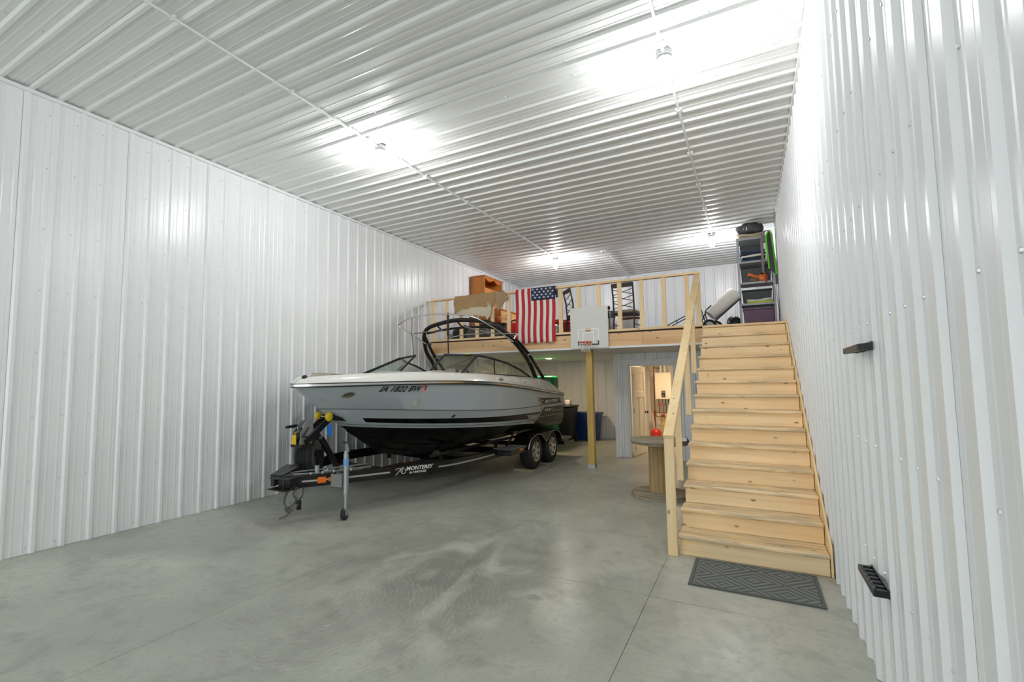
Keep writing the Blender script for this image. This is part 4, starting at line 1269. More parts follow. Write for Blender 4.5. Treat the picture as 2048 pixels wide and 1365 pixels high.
nt_.build('net', mat('white_cord', (226, 224, 216), .9), bh)['kind'] = 'stuff'

# ------------------------------------------------------------------ flag over the railing
M_FR = mat('flag_red', (190, 34, 44), .75, 0, .08, 6)
M_FW = mat('flag_white', (232, 226, 216), .75, 0, .05, 6)
M_FB = mat('flag_blue', (36, 48, 78), .75, 0, .10, 6)
fg = thing('flag', 'United States flag hanging upright over the loft railing', 'flag', (-3.43, 8.55, 2.27))
fx0, fx1, fz0, fz1 = -3.822, -3.035, 2.272, 3.306
def fy(x, z):
    u = (x - fx0) / (fx1 - fx0); v = (fz1 - z) / (fz1 - fz0)
    return 8.568 - .012 - v * .022 - .010 * math.sin(u * 15 + v * 1.2) * (.3 + v)
def flag_patch(x0, x1, z0, z1, m, nm, dy=0.0, nx=4, nz=14, over=True):
    rows = []
    zz = list(np.linspace(z0, z1, nz))
    for z in zz:
        w = .008 * math.sin(z * 7) * (1 if z < fz1 - .05 else 0)
        rows.append([(x + w, fy(x, z) - dy, z) for x in np.linspace(x0, x1, nx)])
    if over and z1 >= fz1 - 1e-6:
        rows.append([(x, 8.585, fz1 + .003) for x in np.linspace(x0, x1, nx)])
        rows.append([(x, 8.690, fz1 + .003) for x in np.linspace(x0, x1, nx)])
        rows.append([(x, 8.696, fz1 - .14) for x in np.linspace(x0, x1, nx)])
    return MB().grid(rows).build(nm, m, fg, solid=.003, smooth=True)
sw_ = (fx1 - fx0) / 13
for k in range(13):
    flag_patch(fx0 + k * sw_, fx0 + (k + 1) * sw_, fz0 + .012 * math.sin(k * 1.7), fz1, M_FR if k % 2 == 0 else M_FW, 'stripe')
cx0 = fx0 + 6 * sw_ - .045
canton = flag_patch(cx0, fx1 + .004, 3.065, fz1, M_FB, 'canton', .005, 8, 6)
flag_patch(fx1 + .004, fx1 + .045, 3.09, 3.24, M_FB, 'canton_fold', -.02, 2, 3, False)
for r_ in range(4):
    for c_ in range(5):
        x = cx0 + .038 + c_ * .086 + (.043 if r_ % 2 else 0)
        z = 3.272 - r_ * .052
        if x > fx1 - .02: continue
        pts = []
        for j in range(10):
            rad = .026 if j % 2 == 0 else .0105
            a = PI / 2 + j * PI / 5
            px, pz = x + rad * math.cos(a), z + rad * math.sin(a) * .85
            pts.append((px, fy(px, pz) - .0085, pz))
        MB().prism(pts, (0, -.002, 0)).build('star', M_FW, canton)

# ------------------------------------------------------------------ hide hung on the railing
hd = thing('animal_hide', 'tan deer hide with pale belly fur draped over the loft railing', 'hide', (-4.6, 8.55, 2.78))
hp = [(-5.168, 3.303), (-4.596, 3.311), (-4.11, 3.314), (-4.066, 3.326), (-4.014, 3.252), (-3.983, 3.161), (-4.059, 3.09), (-4.125, 3.017), (-4.191, 2.924), (-4.223, 2.986), (-4.243, 3.067), (-4.309, 3.043), (-4.397, 3.07), (-4.431, 3.013), (-4.713, 3.037), (-4.945, 3.005), (-5.099, 2.935), (-5.195, 2.942), (-5.203, 3.118)]
def hide_mat(name, a, b_c):
    m, nt, b = new_mat(name)
    tc = N(nt, 'ShaderNodeTexCoord')
    n1 = N(nt, 'ShaderNodeTexNoise', Scale=5.0, Detail=6.0, Distortion=.8)
    n2 = N(nt, 'ShaderNodeTexNoise', Scale=70.0, Detail=4.0)
    for n_i in (n1, n2): nt.links.new(tc.outputs['Object'], n_i.inputs['Vector'])
    mx = N(nt, 'ShaderNodeMix', data_type='RGBA')
    mx.inputs[6].default_value = lin(a) + (1,); mx.inputs[7].default_value = lin(b_c) + (1,)
    nt.links.new(n1.outputs['Fac'], mx.inputs[0]); nt.links.new(mx.outputs[2], b.inputs['Base Color'])
    b.inputs['Roughness'].default_value = .9; b.inputs['Sheen Weight'].default_value = .3
    bp = N(nt, 'ShaderNodeBump', Strength=.6, Distance=.01)
    nt.links.new(n2.outputs['Fac'], bp.inputs['Height']); nt.links.new(bp.outputs['Normal'], b.inputs['Normal'])
    return m
M_HIDE = hide_mat('tan_hide', (158, 126, 84), (180, 150, 106))
M_HIDE2 = hide_mat('rough_neck_hide', (146, 120, 86), (186, 160, 122))
M_FUR = hide_mat('pale_fur', (216, 206, 184), (196, 182, 154))
def ragged(pts, n=5, amp=.010):
    out = []
    for i in range(len(pts)):
        a, b = pts[i], pts[(i + 1) % len(pts)]
        for j in range(n):
            t = j / n
            out.append((a[0] + (b[0] - a[0]) * t + random.uniform(-amp, amp) * (j > 0), a[1] + (b[1] - a[1]) * t + random.uniform(-amp, amp) * (j > 0)))
    return out
def cloth_poly(pts, y, th, m, nm, parent, wav=.012, cell=.05, amp=.010):
    """outline filled with a grid of points so that the sheet can billow"""
    import bmesh
    from mathutils.geometry import delaunay_2d_cdt
    b = ragged(pts, 5, amp)
    xs = [p[0] for p in b]; zs = [p[1] for p in b]
    def inside(x, z):
        c = False; j = len(b) - 1
        for i in range(len(b)):
            if (b[i][1] > z) != (b[j][1] > z) and x < (b[j][0] - b[i][0]) * (z - b[i][1]) / (b[j][1] - b[i][1]) + b[i][0]: c = not c
            j = i
        return c
    inn = [(x, z) for x in np.arange(min(xs), max(xs), cell) for z in np.arange(min(zs), max(zs), cell) if inside(x, z)]
    vs, es, fs, *_ = delaunay_2d_cdt([Vector(p) for p in b + inn], [], [list(range(len(b)))], 1, 1e-5)
    mb = MB().add([(p.x, y - wav * math.sin(p.x * 9 + p.y * 5) - wav * .8 * math.sin(p.y * 14), p.y) for p in vs], [tuple(f) for f in fs])
    return mb.build(nm, m, parent, solid=th, smooth=True)
back = cloth_poly(hp[:3] + [(-4.25, 3.316), (-4.245, 3.07)] + hp[11:], 8.545, .010, M_HIDE, 'back_hide', hd)
cloth_poly([(-4.25, 3.316)] + hp[2:11] + [(-4.25, 3.06)], 8.537, .012, M_HIDE2, 'neck_hide', hd, .018)
cloth_poly([(-5.165, 2.941), (-4.951, 3.022), (-4.719, 3.052), (-4.425, 3.03), (-4.420, 3.10), (-4.395, 3.10), (-4.348, 3.037), (-4.338, 2.917), (-4.372, 2.831), (-4.428, 2.775), (-4.472, 2.838), (-4.607, 2.855), (-4.72, 2.877), (-4.952, 2.894)], 8.538, .022, M_FUR, 'belly_fur', hd, .016, .05, .016)
MB().grid([[(x, 8.57, RT + .008) for x in np.linspace(-5.16, -4.08, 8)], [(x, 8.69, RT + .010) for x in np.linspace(-5.15, -4.10, 8)], [(x, 8.70, RT - .20) for x in np.linspace(-5.13, -4.2, 8)]]).build('folded_edge', M_HIDE, hd, solid=.008, smooth=True)

# ------------------------------------------------------------------ things stored on the loft
def box_thing(name, label, cat, x0, y0, z0, x1, y1, z1, m, group=None, bevel=.01, lid=None, lidh=.03, over=.012):
    t = thing(name, label, cat, ((x0 + x1) / 2, (y0 + y1) / 2, z0), group)
    zt = z1 - (lidh if lid is not None else 0)
    # tapered body
    tx, ty = (x1 - x0) * .035, (y1 - y0) * .035
    v = [(x0 + tx, y0 + ty, z0), (x1 - tx, y0 + ty, z0), (x1 - tx, y1 - ty, z0), (x0 + tx, y1 - ty, z0), (x0, y0, zt), (x1, y0, zt), (x1, y1, zt), (x0, y1, zt)]
    MB().add(v, [(3, 2, 1, 0), (4, 5, 6, 7), (0, 1, 5, 4), (1, 2, 6, 5), (2, 3, 7, 6), (3, 0, 4, 7)]).build('body', m, t, bevel=bevel)
    if lid is not None:
        MB().box(x0 - over, y0 - over, zt, x1 + over, y1 + over, z1).build('lid', lid, t, bevel=.008)
    return t
# golden oak cabinet against the left wall, front facing the room
ok = thing('oak_cabinet', 'tall golden oak cabinet standing against the left wall on the loft', 'cabinet', (-5.62, 10.85, LZ))
x0, x1, y0, y1, zt = -5.81, -5.44, 10.34, 11.35, 4.13
MB().box(x0, y0, LZ, x1, y0 + .03, zt - .03).build('side_panel', M_OAK, ok)
MB().box(x0, y1 - .03, LZ, x1, y1, zt - .03).build('side_panel', M_OAK, ok)
MB().box(x0, y0 + .03, LZ, x0 + .02, y1 - .03, zt - .03).build('back_panel', M_OAK, ok)
MB().box(x0, y0 - .015, zt - .03, x1 + .02, y1 + .015, zt).build('top', M_OAK_X, ok, bevel=.006)
val = [(y0 + .03, zt - .03), (y1 - .03, zt - .03)]
n_ = 18
for k in range(n_, -1, -1):
    f = k / n_
    val.append((y0 + .03 + f * (y1 - y0 - .06), zt - .075 - .035 * abs(math.sin(f * PI * 2)) + .015 * math.cos(f * PI * 4)))
MB().prism([(x1 - .022, y, z) for y, z in val], (.022, 0, 0)).build('curved_valance', M_OAK_X, ok)
MB().box(x0 + .02, y0 + .03, zt - .32, x1 - .01, y1 - .03, zt - .295).build('shelf', M_OAK_X, ok)
for k in range(2):
    a = y0 + .03 + k * (y1 - y0 - .06) / 2
    MB().box(x1 - .02, a + .003, LZ + .05, x1 + .002, a + (y1 - y0 - .06) / 2 - .003, zt - .32).build('door', M_OAK, ok, bevel=.004)
MB().ellipsoid((x0 + .22, 11.0, zt - .27), (.02, .02, .025)).build('white_knick_knack', M_WHITEP, ok, smooth=True)
# oak dresser in front of it
od = thing('oak_dresser', 'low oak dresser with a row of drawers behind the hide', 'dresser', (-4.9, 10.2, LZ))
x0, x1, y0, y1, zt = -5.12, -4.735, 9.76, 10.95, 3.18
MB().box(x0, y0, LZ, x1 - .02, y1, zt - .03).build('carcass', M_OAK, od)
MB().box(x0 - .01, y0 - .01, zt - .03, x1 + .012, y1 + .01, zt).build('top', M_OAK_X, od, bevel=.005)
for r_ in range(4):
    for c_ in range(2):
        a = y0 + .02 + c_ * (y1 - y0 - .03) / 2; z = LZ + .04 + r_ * .178
        d = MB().box(x1 - .02, a, z, x1, a + (y1 - y0 - .05) / 2, z + .168).build('drawer', wood('light_oak_drawer', (206, 158, 92), (184, 132, 70), grain='y', rough=.45, knots=.1) if 'light_oak_drawer' not in MATS else MATS['light_oak_drawer'], od, bevel=.004)
        MB().cyl((x1, a + .28, z + .085), (x1 + .025, a + .28, z + .085), .014, 8).build('knob', M_BRASS, d)
# black duffel bags and bins behind the left end of the railing
def bag(name, label, cat, c, r, m, p=.55, group=None, strap=True, handle_m=None):
    t = thing(name, label, cat, (c[0], c[1], c[2] - r[2]), group)
    body = MB().ellipsoid(c, r, 0, 20, 12, p)
    body.v = [(x + .012 * math.sin(y * 23 + z * 17), y + .012 * math.sin(x * 19 + z * 21), z if z < c[2] - r[2] * .9 else z + .010 * math.sin(x * 25 + y * 13)) for x, y, z in body.v]
    body.build('body', m, t, smooth=True, angle=180)
    if strap:
        MB().tube(smooth_path([(c[0] - r[0] * .5, c[1] - r[1] * .6, c[2] + r[2] * .8), (c[0] - r[0] * .2, c[1] - r[1] * .5, c[2] + r[2] * 1.2), (c[0] + r[0] * .2, c[1] - r[1] * .5, c[2] + r[2] * 1.2), (c[0] + r[0] * .5, c[1] - r[1] * .6, c[2] + r[2] * .8)]), .014, 6).build('handle', handle_m or M_BLACK, t, smooth=True)
        MB().bar((c[0] - r[0] * .8, c[1] - r[1] * .55, c[2] + r[2] * .72), (c[0] + r[0] * .8, c[1] - r[1] * .55, c[2] + r[2] * .72), .016, .006).build('zip', M_DARK, t)
    return t
M_CHAR = mat('charcoal_fabric', (44, 50, 50), .9, 0, .3, 12, .5)
M_GREYF = mat('grey_fabric', (84, 88, 86), .9, 0, .3, 12, .5)
bag('duffel_bag', 'charcoal duffel bag behind the railing nearest the left wall', 'bag', (-5.50, 9.55, 2.59), (.28, .22, .18), M_CHAR)
bag('duffel_bag', 'dark grey slumped duffel bag under the deer hide', 'bag', (-4.95, 9.12, 2.55), (.24, .18, .145), M_GREYF)
box_thing('storage_bin', 'black storage bin standing behind the railing below the hide', 'bin', -5.10, 9.50, LZ, -4.52, 9.72, 2.82, mat('black_bin', (38, 40, 42), .5), lid=M_DARK)
bag('sports_bag', 'small grey sports bag in front of the black bin', 'bag', (-4.56, 9.30, 2.51), (.12, .14, .10), M_GREYF)
bag('orange_bag', 'rust orange soft bag lying on the black bin', 'bag', (-4.83, 9.60, 2.90), (.17, .10, .08), mat('rust_orange_fabric', (178, 92, 46), .85, 0, .25, 14, .5), strap=False)
t = thing('folded_cloth', 'folded white cloth draped on the railing brace below the hide', 'cloth', (-4.60, 9.2, 2.9))
t2 = bag('red_bag', 'bright red nylon bag on the loft left of the flag', 'bag', (-4.17, 9.36, 2.60), (.24, .2, .18), M_REDFAB, .7)
bpy.data.objects.remove(t)
bag('life_vest', 'red and black folded life vest behind the left edge of the flag', 'life vest', (-3.95, 9.72, 2.72), (.20, .16, .12), M_REDFAB, .6, handle_m=M_BLACK)
bag('black_backpack', 'black backpack lying against the red bag', 'bag', (-4.02, 9.0, 2.475), (.19, .11, .065), M_BLACK, .7, strap=False)
# red coolers and helmet
def cooler(lab, x0, y0, x1, y1, z1):
    t = box_thing('cooler', lab, 'cooler', x0, y0, LZ, x1, y1, z1, M_RED, 'red coolers behind the railing', .015, lid=M_RED, lidh=.07, over=.004)
    MB().tube([(x0 + .03, y0 - .012, z1 - .12), (x0 + .03, y0 - .03, z1 - .06), (x1 - .03, y0 - .03, z1 - .06), (x1 - .03, y0 - .012, z1 - .12)], .010, 6).build('handle', M_RED, t, smooth=True)
    MB().box(x0 + .01, y0 - .006, z1 - .078, x1 - .01, y0 + .002, z1 - .070).build('lid_gap', M_BLACK, t)
cooler('red cooler at the right edge of the flag', -3.70, 9.9, -3.42, 10.25, 2.86)
cooler('red cooler under the chair left of the basketball backboard', -3.37, 9.9, -3.0, 10.25, 2.84)
hl = thing('helmet', 'round silver helmet on the loft between the flag and the chair', 'helmet', (-3.33, 9.46, LZ))
MB().ellipsoid((-3.345, 9.46, LZ + .15), (.105, .125, .15)).build('shell', mat('silver_shell', (196, 198, 198), .25, .3), hl, smooth=True)
MB().tube([(-3.345 + .107 * math.cos(a), 9.46 + .127 * math.sin(a), LZ + .10) for a in np.linspace(0, 2 * PI, 25)[:-1]], .012, 6, closed=True).build('edge_band', M_DARK, hl, smooth=True)

# dining chairs with lattice backs
M_CHAIR = mat('dark_bronze_metal', (46, 38, 36), .45, .4)
M_SEAT = mat('taupe_seat_vinyl', (140, 132, 116), .6, 0, .12, 10)
def make_chair(label, loc, rz, seat_m):
    t = thing('dining_chair', label, 'chair', loc, 'lattice back dining chairs on the loft', rz)
    w, d, sh, h = .19, .40, .42, .965
    for s_ in (-1, 1):
        MB().tube([(s_ * w, -.05, 0), (s_ * w, 0, sh), (s_ * w, -.02, .70), (s_ * (w + .005), -.075, h)], .0155, 6).build('rear_leg', M_CHAIR, t, world=False)
        MB().tube([(s_ * (w + .005), d + .02, 0), (s_ * w, d - .01, sh - .03)], .0155, 6).build('front_leg', M_CHAIR, t, world=False)
        MB().tube([(s_ * w, -.02, .20), (s_ * w, d, .20)], .009, 6).build('stretcher', M_CHAIR, t, world=False)
    MB().box(-w - .02, -.005, sh - .03, w + .02, d + .02, sh + .0).build('seat_frame', M_CHAIR, t, bevel=.006, world=False)
    MB().box(-w - .025, -.01, sh, w + .025, d + .03, sh + .055).build('seat', seat_m, t, bevel=.02, seg=3, world=False)
    MB().bar((-w - .005, -.068, h - .035), (w + .005, -.068, h - .035), .022, .085).build('top_rail', M_CHAIR, t, bevel=.004, world=False)
    for k in range(3):
        za = .50 + k * .125
        MB().tube([(-w, -.01 - .02 * k, za), (w, -.02 - .02 * k, za + .105)], .0075, 5).build('lattice_bar', M_CHAIR, t, world=False)
        MB().tube([(-w, -.02 - .02 * k, za + .105), (w, -.01 - .02 * k, za)], .0075, 5).build('lattice_bar', M_CHAIR, t, world=False)
    return t
make_chair('dark metal lattice back chair turned sideways between flag and backboard', (-3.03, 9.42, LZ), math.radians(-52), mat('dark_brown_seat', (62, 50, 44), .6))
make_chair('dark metal lattice back chair with taupe seat right of the backboard', (-1.985, 9.36, LZ), math.radians(-6), M_SEAT)

# boxes and stand near the backboard
gb = box_thing('carton', 'blue grey carton stacked on a white carton behind the taupe chair', 'box', -2.66, 10.35, 2.86, -2.42, 10.6, 3.02, mat('slate_card', (84, 94, 104), .8), bevel=.003)
MB().box(-2.50, 10.345, 2.88, -2.475, 10.351, 3.0).build('label_strip', M_WHITEP, gb)
box_thing('carton', 'white carton standing under the blue grey carton', 'box', -2.68, 10.33, LZ, -2.40, 10.62, 2.86, M_WHITEP, bevel=.003)
box_thing('carton', 'wide white carton visible below the taupe chair seat', 'box', -2.26, 10.45, LZ, -1.93, 10.75, 2.87, M_WHITEP, bevel=.003, lid=mat('maroon_lid', (104, 44, 40), .6), lidh=.05)
ms = thing('microphone_stand', 'thin black microphone stand at the right edge of the backboard', 'stand', (-2.21, 9.5, LZ))
MB().cyl((-2.285, 9.5, LZ + .02), (-2.295, 9.5, 2.93), .009, 8).build('pole', M_BLACK, ms)
for a in (.4, 2.5, 4.6):
    MB().cyl((-2.285, 9.5, LZ + .12), (-2.285 + .22 * math.cos(a), 9.5 + .22 * math.sin(a), LZ + .012), .008, 6).build('leg', M_BLACK, ms)
MB().ellipsoid((-2.297, 9.5, 2.955), (.030, .030, .042)).build('microphone', M_BLACK, ms, smooth=True)

# folded ladder-like cart frame lying on the loft
cf = thing('folded_cart', 'grey folded tube frame leaning up to the stair rail on the loft', 'frame', (-1.15, 9.4, LZ))
for dz in (0, .048):
    MB().tube(smooth_path([(-1.36, 9.42, LZ + .02 + dz * .4), (-1.30, 9.42, LZ + .06 + dz), (-.93, 9.42, LZ + .245 + dz), (-.885, 9.42, LZ + .255 + dz * .8)]), .009, 6).build('rail', M_DARK, cf, smooth=True)
MB().tube([(-.89, 9.42, LZ + .25), (-.875, 9.42, LZ + .275), (-.89, 9.42, LZ + .30)], .012, 6).build('end_cap', M_BLACK, cf, smooth=True)
for x in (-1.21, -1.08):
    z = LZ + .06 + (x + 1.30) * .5
    MB().cyl((x, 9.42, z), (x - .01, 9.42, z + .048), .008, 6).build('rung', M_DARK, cf)
# hand truck lying on its back with a white drum strapped to it
ht = thing('hand_truck', 'grey hand truck tipped back against the shelf at the stair head', 'hand truck', (-.48, 10.0, LZ))
ax_ = V(.38, .12, .36).normalized(); up_ = V(-.62, -.10, .70).normalized(); sd_ = ax_.cross(up_).normalized()
o_ = V(-.56, 9.80, 2.55)
for s_ in (-.13, .13):
    MB().tube([o_ + sd_ * s_ + up_ * .0, o_ + sd_ * s_ + ax_ * .30, o_ + sd_ * s_ + ax_ * .62], .013, 8).build('side_rail', M_DARK, ht, smooth=True)
for f in (.02, .20, .40, .60):
    MB().tube([o_ + sd_ * -.13 + ax_ * f, o_ + sd_ * .13 + ax_ * f], .010, 6).build('cross_bar', M_DARK, ht, smooth=True)
MB().tube(smooth_path([o_ + sd_ * .0 + up_ * .0, o_ + up_ * .14 + ax_ * .02, o_ + up_ * .235 + ax_ * .10, o_ + up_ * .25 + ax_ * .22]), .010, 6).build('curved_hoop', M_DARK, ht, smooth=True)
MB().bar(o_ + ax_ * .24 + up_ * .25, o_ + ax_ * .24 + up_ * .02 - sd_ * .06, .035, .008).build('strap', M_GREY, ht)
MB().tube([o_ + up_ * .25 + ax_ * .24, o_ + up_ * .21 + ax_ * .06, o_ + up_ * .16 - ax_ * .06, o_ + up_ * .05 - ax_ * .1], .009, 6).build('upper_bar', M_DARK, ht, smooth=True)
for k, (cx_, cy_) in enumerate(((-.585, 9.70), (-.50, 9.98))):
    wl_ = MB().lathe([(.075, -.022), (.105, -.024), (.115, -.010), (.115, .010), (.105, .024), (.075, .022)], (cx_, cy_, LZ + .116), (.25, -1, 0), 24, close=True).build('wheel', M_RUBBER, ht, smooth=True, angle=50)
    MB().lathe([(0, .016), (.076, .016), (.076, -.016), (0, -.016)], (cx_, cy_, LZ + .116), (.25, -1, 0), 18).build('hub', M_GALV, wl_, smooth=True, angle=40)
dm = thing('white_drum', 'dusty white fabric roll resting on the tipped hand truck', 'drum', (-.30, 10.05, LZ + .15))
c0 = o_ + ax_ * .10 + up_ * .125
MB().lathe([(0, 0), (.10, 0), (.112, .015), (.112, .22), (.120, .24), (.138, .52), (.132, .57), (.10, .595), (0, .60)], c0, ax_, 24).build('roll', mat('dusty_white_fabric', (232, 229, 220), .85, 0, .08, 7, .4), dm, smooth=True, angle=50)
bg = bag('black_bag', 'black bag wedged under the white roll beside the shelf', 'bag', (-.20, 10.25, LZ + .16), (.13, .12, .16), M_BLACK, .8, strap=False)
an = thing('rod', 'thin black rod leaning beside the stair rail top post', 'rod', (-.7, 9.6, LZ))
MB().tube([(-.785, 9.62, 3.06), (-.70, 9.62, 2.80), (-.60, 9.62, LZ + .012)], .008, 6).build('rod_tube', M_DARK, an)
MB().tube([(-.80, 9.62, 3.00), (-.73, 9.62, 2.79), (-.655, 9.62, 2.60)], .005, 6).build('rod_line', M_DARK, an)

# ------------------------------------------------------------------ grey storage shelf by the right wall
sf = thing('storage_shelf', 'grey steel storage shelf against the right wall at the top of the stairs', 'shelf', (.17, 10.2, LZ))
sx0, sx1, sy0, sy1 = -.108, .455, 10.0, 10.40
M_SHELF = mat('grey_shelf_steel', (150, 152, 154), .45, .3)
for x in (sx0, sx1):
    for y in (sy0, sy1):
        dx = .034 if x == sx0 else -.034; dy = .034 if y == sy0 else -.034
        MB().box(x, y, LZ, x + dx, y + .003 * (1 if dy > 0 else -1), 4.10).box(x, y, LZ, x + .003 * (1 if dx > 0 else -1), y + dy, 4.10).build('post', M_SHELF, sf)
LV = [2.44, 2.905, 3.285, 3.665, 4.085]
for z in LV:
    MB().box(sx0 + .004, sy0 + .002, z - .034, sx1 - .004, sy0 + .008, z).box(sx0 + .004, sy1 - .008, z - .034, sx1 - .004, sy1 - .002, z).box(sx0 + .004, sy0 + .008, z - .012, sx1 - .004, sy1 - .008, z - .002).build('shelf_board', M_SHELF, sf)
pt_ = box_thing('storage_tote', 'purple lidded tote on the bottom shelf', 'tote', -.055, 10.03, LV[0], .425, 10.37, 2.825, mat('purple_plastic', (96, 62, 88), .45), lid=mat('grey_purple_lid', (120, 98, 112), .45), lidh=.03, over=.008)
box_thing('storage_tote', 'dark green black tote on the second shelf from the bottom', 'tote', -.06, 10.08, LV[1], .40, 10.37, 3.16, mat('dark_green_plastic', (34, 46, 42), .5), lid=mat('dark_grey_lid', (52, 58, 58), .5), lidh=.025, over=.006)
box_thing('storage_bin', 'charcoal bin behind the orange tool on the middle shelf', 'bin', -.065, 10.16, LV[2], .41, 10.375, 3.60, mat('charcoal_bin', (58, 60, 60), .5), lid=M_DARK, lidh=.03, over=.004)
box_thing('storage_bin', 'dark grey bin at the back of the upper shelf', 'bin', -.065, 10.22, LV[3], .30, 10.385, 4.01, mat('dark_grey_bin', (56, 60, 62), .5), bevel=.006)
def folded(name, label, cat, x0, y0, z0, x1, y1, mats, n, h, amp=.010):
    t = thing(name, label, cat, ((x0 + x1) / 2, (y0 + y1) / 2, z0))
    for k in range(n):
        a, b = random.uniform(-.012, .012), random.uniform(-.012, .012)
        mb = MB().ellipsoid(((x0 + x1) / 2 + a, (y0 + y1) / 2, z0 + h * (k + .5)), ((x1 - x0) / 2 + b, (y1 - y0) / 2, h * .56), 0, 20, 8, .35)
        mb.v = [(x, y, z + amp * math.sin(x * 17 + k * 2) * (1 if k else .0)) for x, y, z in mb.v]
        mb.build('fold', mats[k % len(mats)], t, smooth=True, angle=180)
    return t
M_NAVY = mat('navy_cloth', (48, 68, 92), .9, 0, .3, 25, .5)
M_WHCL = mat('white_cloth', (218, 218, 214), .9, 0, .1, 15, .5)
M_DKCL = mat('dark_cloth', (42, 44, 50), .9, 0, .3, 20, .5)
folded('folded_towels', 'stack of navy, white and black folded cloths on the upper shelf', 'cloth', -.055, 10.03, LV[3], .33, 10.21, [M_NAVY, M_DKCL, M_WHCL, M_DKCL], 5, .040)
folded('folded_shirts', 'yellow green and white folded cloths in front of the dark tote', 'cloth', .02, 10.015, LV[1], .40, 10.075, [mat('lime_cloth', (190, 200, 50), .9, 0, .2, 15, .4), M_WHCL], 2, .034)
# orange power tool on the middle shelf
ot = thing('orange_power_tool', 'orange power tool lying on the middle shelf', 'tool', (.24, 10.12, LV[2]))
MB().ellipsoid((.27, 10.12, LV[2] + .072), (.085, .07, .07), 0, 14, 8, .6).build('motor_housing', mat('orange_shell', (224, 112, 52), .4), ot, smooth=True)
MB().tube(smooth_path([(.20, 10.10, LV[2] + .09), (.10, 10.08, LV[2] + .135), (.05, 10.07, LV[2] + .15)]), [.028] * 9, 8).build('blower_tube', MATS['orange_shell'], ot, smooth=True)
MB().ellipsoid((.15, 10.06, LV[2] + .045), (.07, .04, .043)).build('grass_coloured_bag', mat('tan_mesh', (120, 98, 66), .9), ot, smooth=True)
MB().tube(smooth_path([(.23, 10.12, LV[2] + .12), (.27, 10.12, LV[2] + .17), (.32, 10.12, LV[2] + .15), (.34, 10.12, LV[2] + .09)]), .012, 8).build('handle', M_BLACK, ot, smooth=True)
# bags on the very top
tb = bag('sleeping_bag', 'black and grey rolled bag on top of the shelf', 'bag', (.11, 10.18, LV[4] + .185), (.225, .16, .10), mat('grey_black_nylon', (62, 58, 62), .6, 0, .35, 12, .4), .6)
for k in range(4):
    x = -.07 + k * .045
    MB().tube([(x + .006 * math.sin(a), 10.18 - .155 * math.cos(a) * (.72 + .09 * k), LV[4] + .185 + .095 * math.sin(a) * (.72 + .09 * k)) for a in np.linspace(-.9, 1.5, 8)], .010, 6).build('white_strap', M_WHCL, tb, smooth=True)
folded('folded_blanket', 'tan folded blanket under the rolled bag on top of the shelf', 'blanket', -.09, 10.03, LV[4], .34, 10.36, [mat('tan_blanket', (160, 150, 122), .95, 0, .2, 20, .5), mat('sand_blanket', (180, 170, 146), .95, 0, .2, 20, .5)], 2, .042)
# wakeboard straps and tow ropes hung on the shelf corner
gs = thing('grey_strap', 'long grey webbing loop hanging over the shelf corner', 'strap', (.33, 9.98, 3.3))
MB().grid([[(x - .045, y - .02, z), (x - .002, y - .024, z)] for x, y, z in smooth_path([(.305, 9.975, 3.42), (.307, 9.972, 3.70), (.312, 9.970, 4.00), (.345, 9.972, 4.13), (.395, 9.98, 4.165), (.44, 10.0, 4.12), (.462, 10.02, 4.0)])]).build('webbing', mat('brown_grey_webbing', (122, 114, 114), .8), gs, solid=.006, smooth=True)
MB().tube([(.305, 9.972, 3.43), (.312, 9.965, 3.34), (.322, 9.965, 3.24)], .012, 6).build('red_end', mat('red_webbing', (176, 76, 56), .8), gs)
gr = thing('green_board_sock', 'bright green edged black board sock hanging on the shelf corner', 'board sock', (.42, 9.97, 3.4))
out_ = smooth_path([(.375, 9.965, 3.48), (.362, 9.962, 3.72), (.348, 9.960, 3.98), (.360, 9.962, 4.10), (.395, 9.965, 4.14), (.430, 9.97, 4.10), (.452, 9.97, 3.85), (.470, 9.968, 3.55), (.478, 9.966, 3.36)])
MB().grid([[(x - .014, y - .002, z), (x + .014, y - .006, z)] for x, y, z in out_]).build('green_edge', mat('lime_green_band', (96, 196, 36), .6), gr, solid=.008, smooth=True)
MB().prism([(x, 9.968, z) for x, y, z in out_], (0, .018, 0)).build('black_centre', M_BLACK, gr)
MB().box(.455, 9.955, 3.20, .487, 9.975, 3.37).tube([(.47, 9.965, 3.22), (.465, 9.965, 3.0), (.482, 9.965, 2.75), (.480, 9.965, 2.55)], .006, 6).build('black_cord', M_BLACK, gr)

# ------------------------------------------------------------------ wooden cable reel
RX, RY = -1.105, 7.12
cr = thing('cable_reel', 'large weathered wooden cable reel standing beside the stairs', 'cable reel', (RX, RY, 0))
def flange(z0, z1, R_, nm, nb=5):
    w = 2 * R_ / nb
    for k in range(nb):
        a, b = -R_ + k * w + .002, -R_ + (k + 1) * w - .002
        pts = []
        ys = np.linspace(a, b, 6)
        for y in ys: pts.append((RX + math.sqrt(max(1e-4, R_ * R_ - y * y)), RY + y))
        for y in ys[::-1]: pts.append((RX - math.sqrt(max(1e-4, R_ * R_ - y * y)), RY + y))
        MB().prism([(x, y, z0) for x, y in pts], (0, 0, z1 - z0)).build(nm, M_REEL, cr, bevel=.003, seg=1)
flange(.0, .034, .375, 'base_board'); flange(.036, .066, .365, 'base_board', 4)
flange(.700, .728, .355, 'top_board', 4); flange(.730, .765, .370, 'top_board')
ns = 16
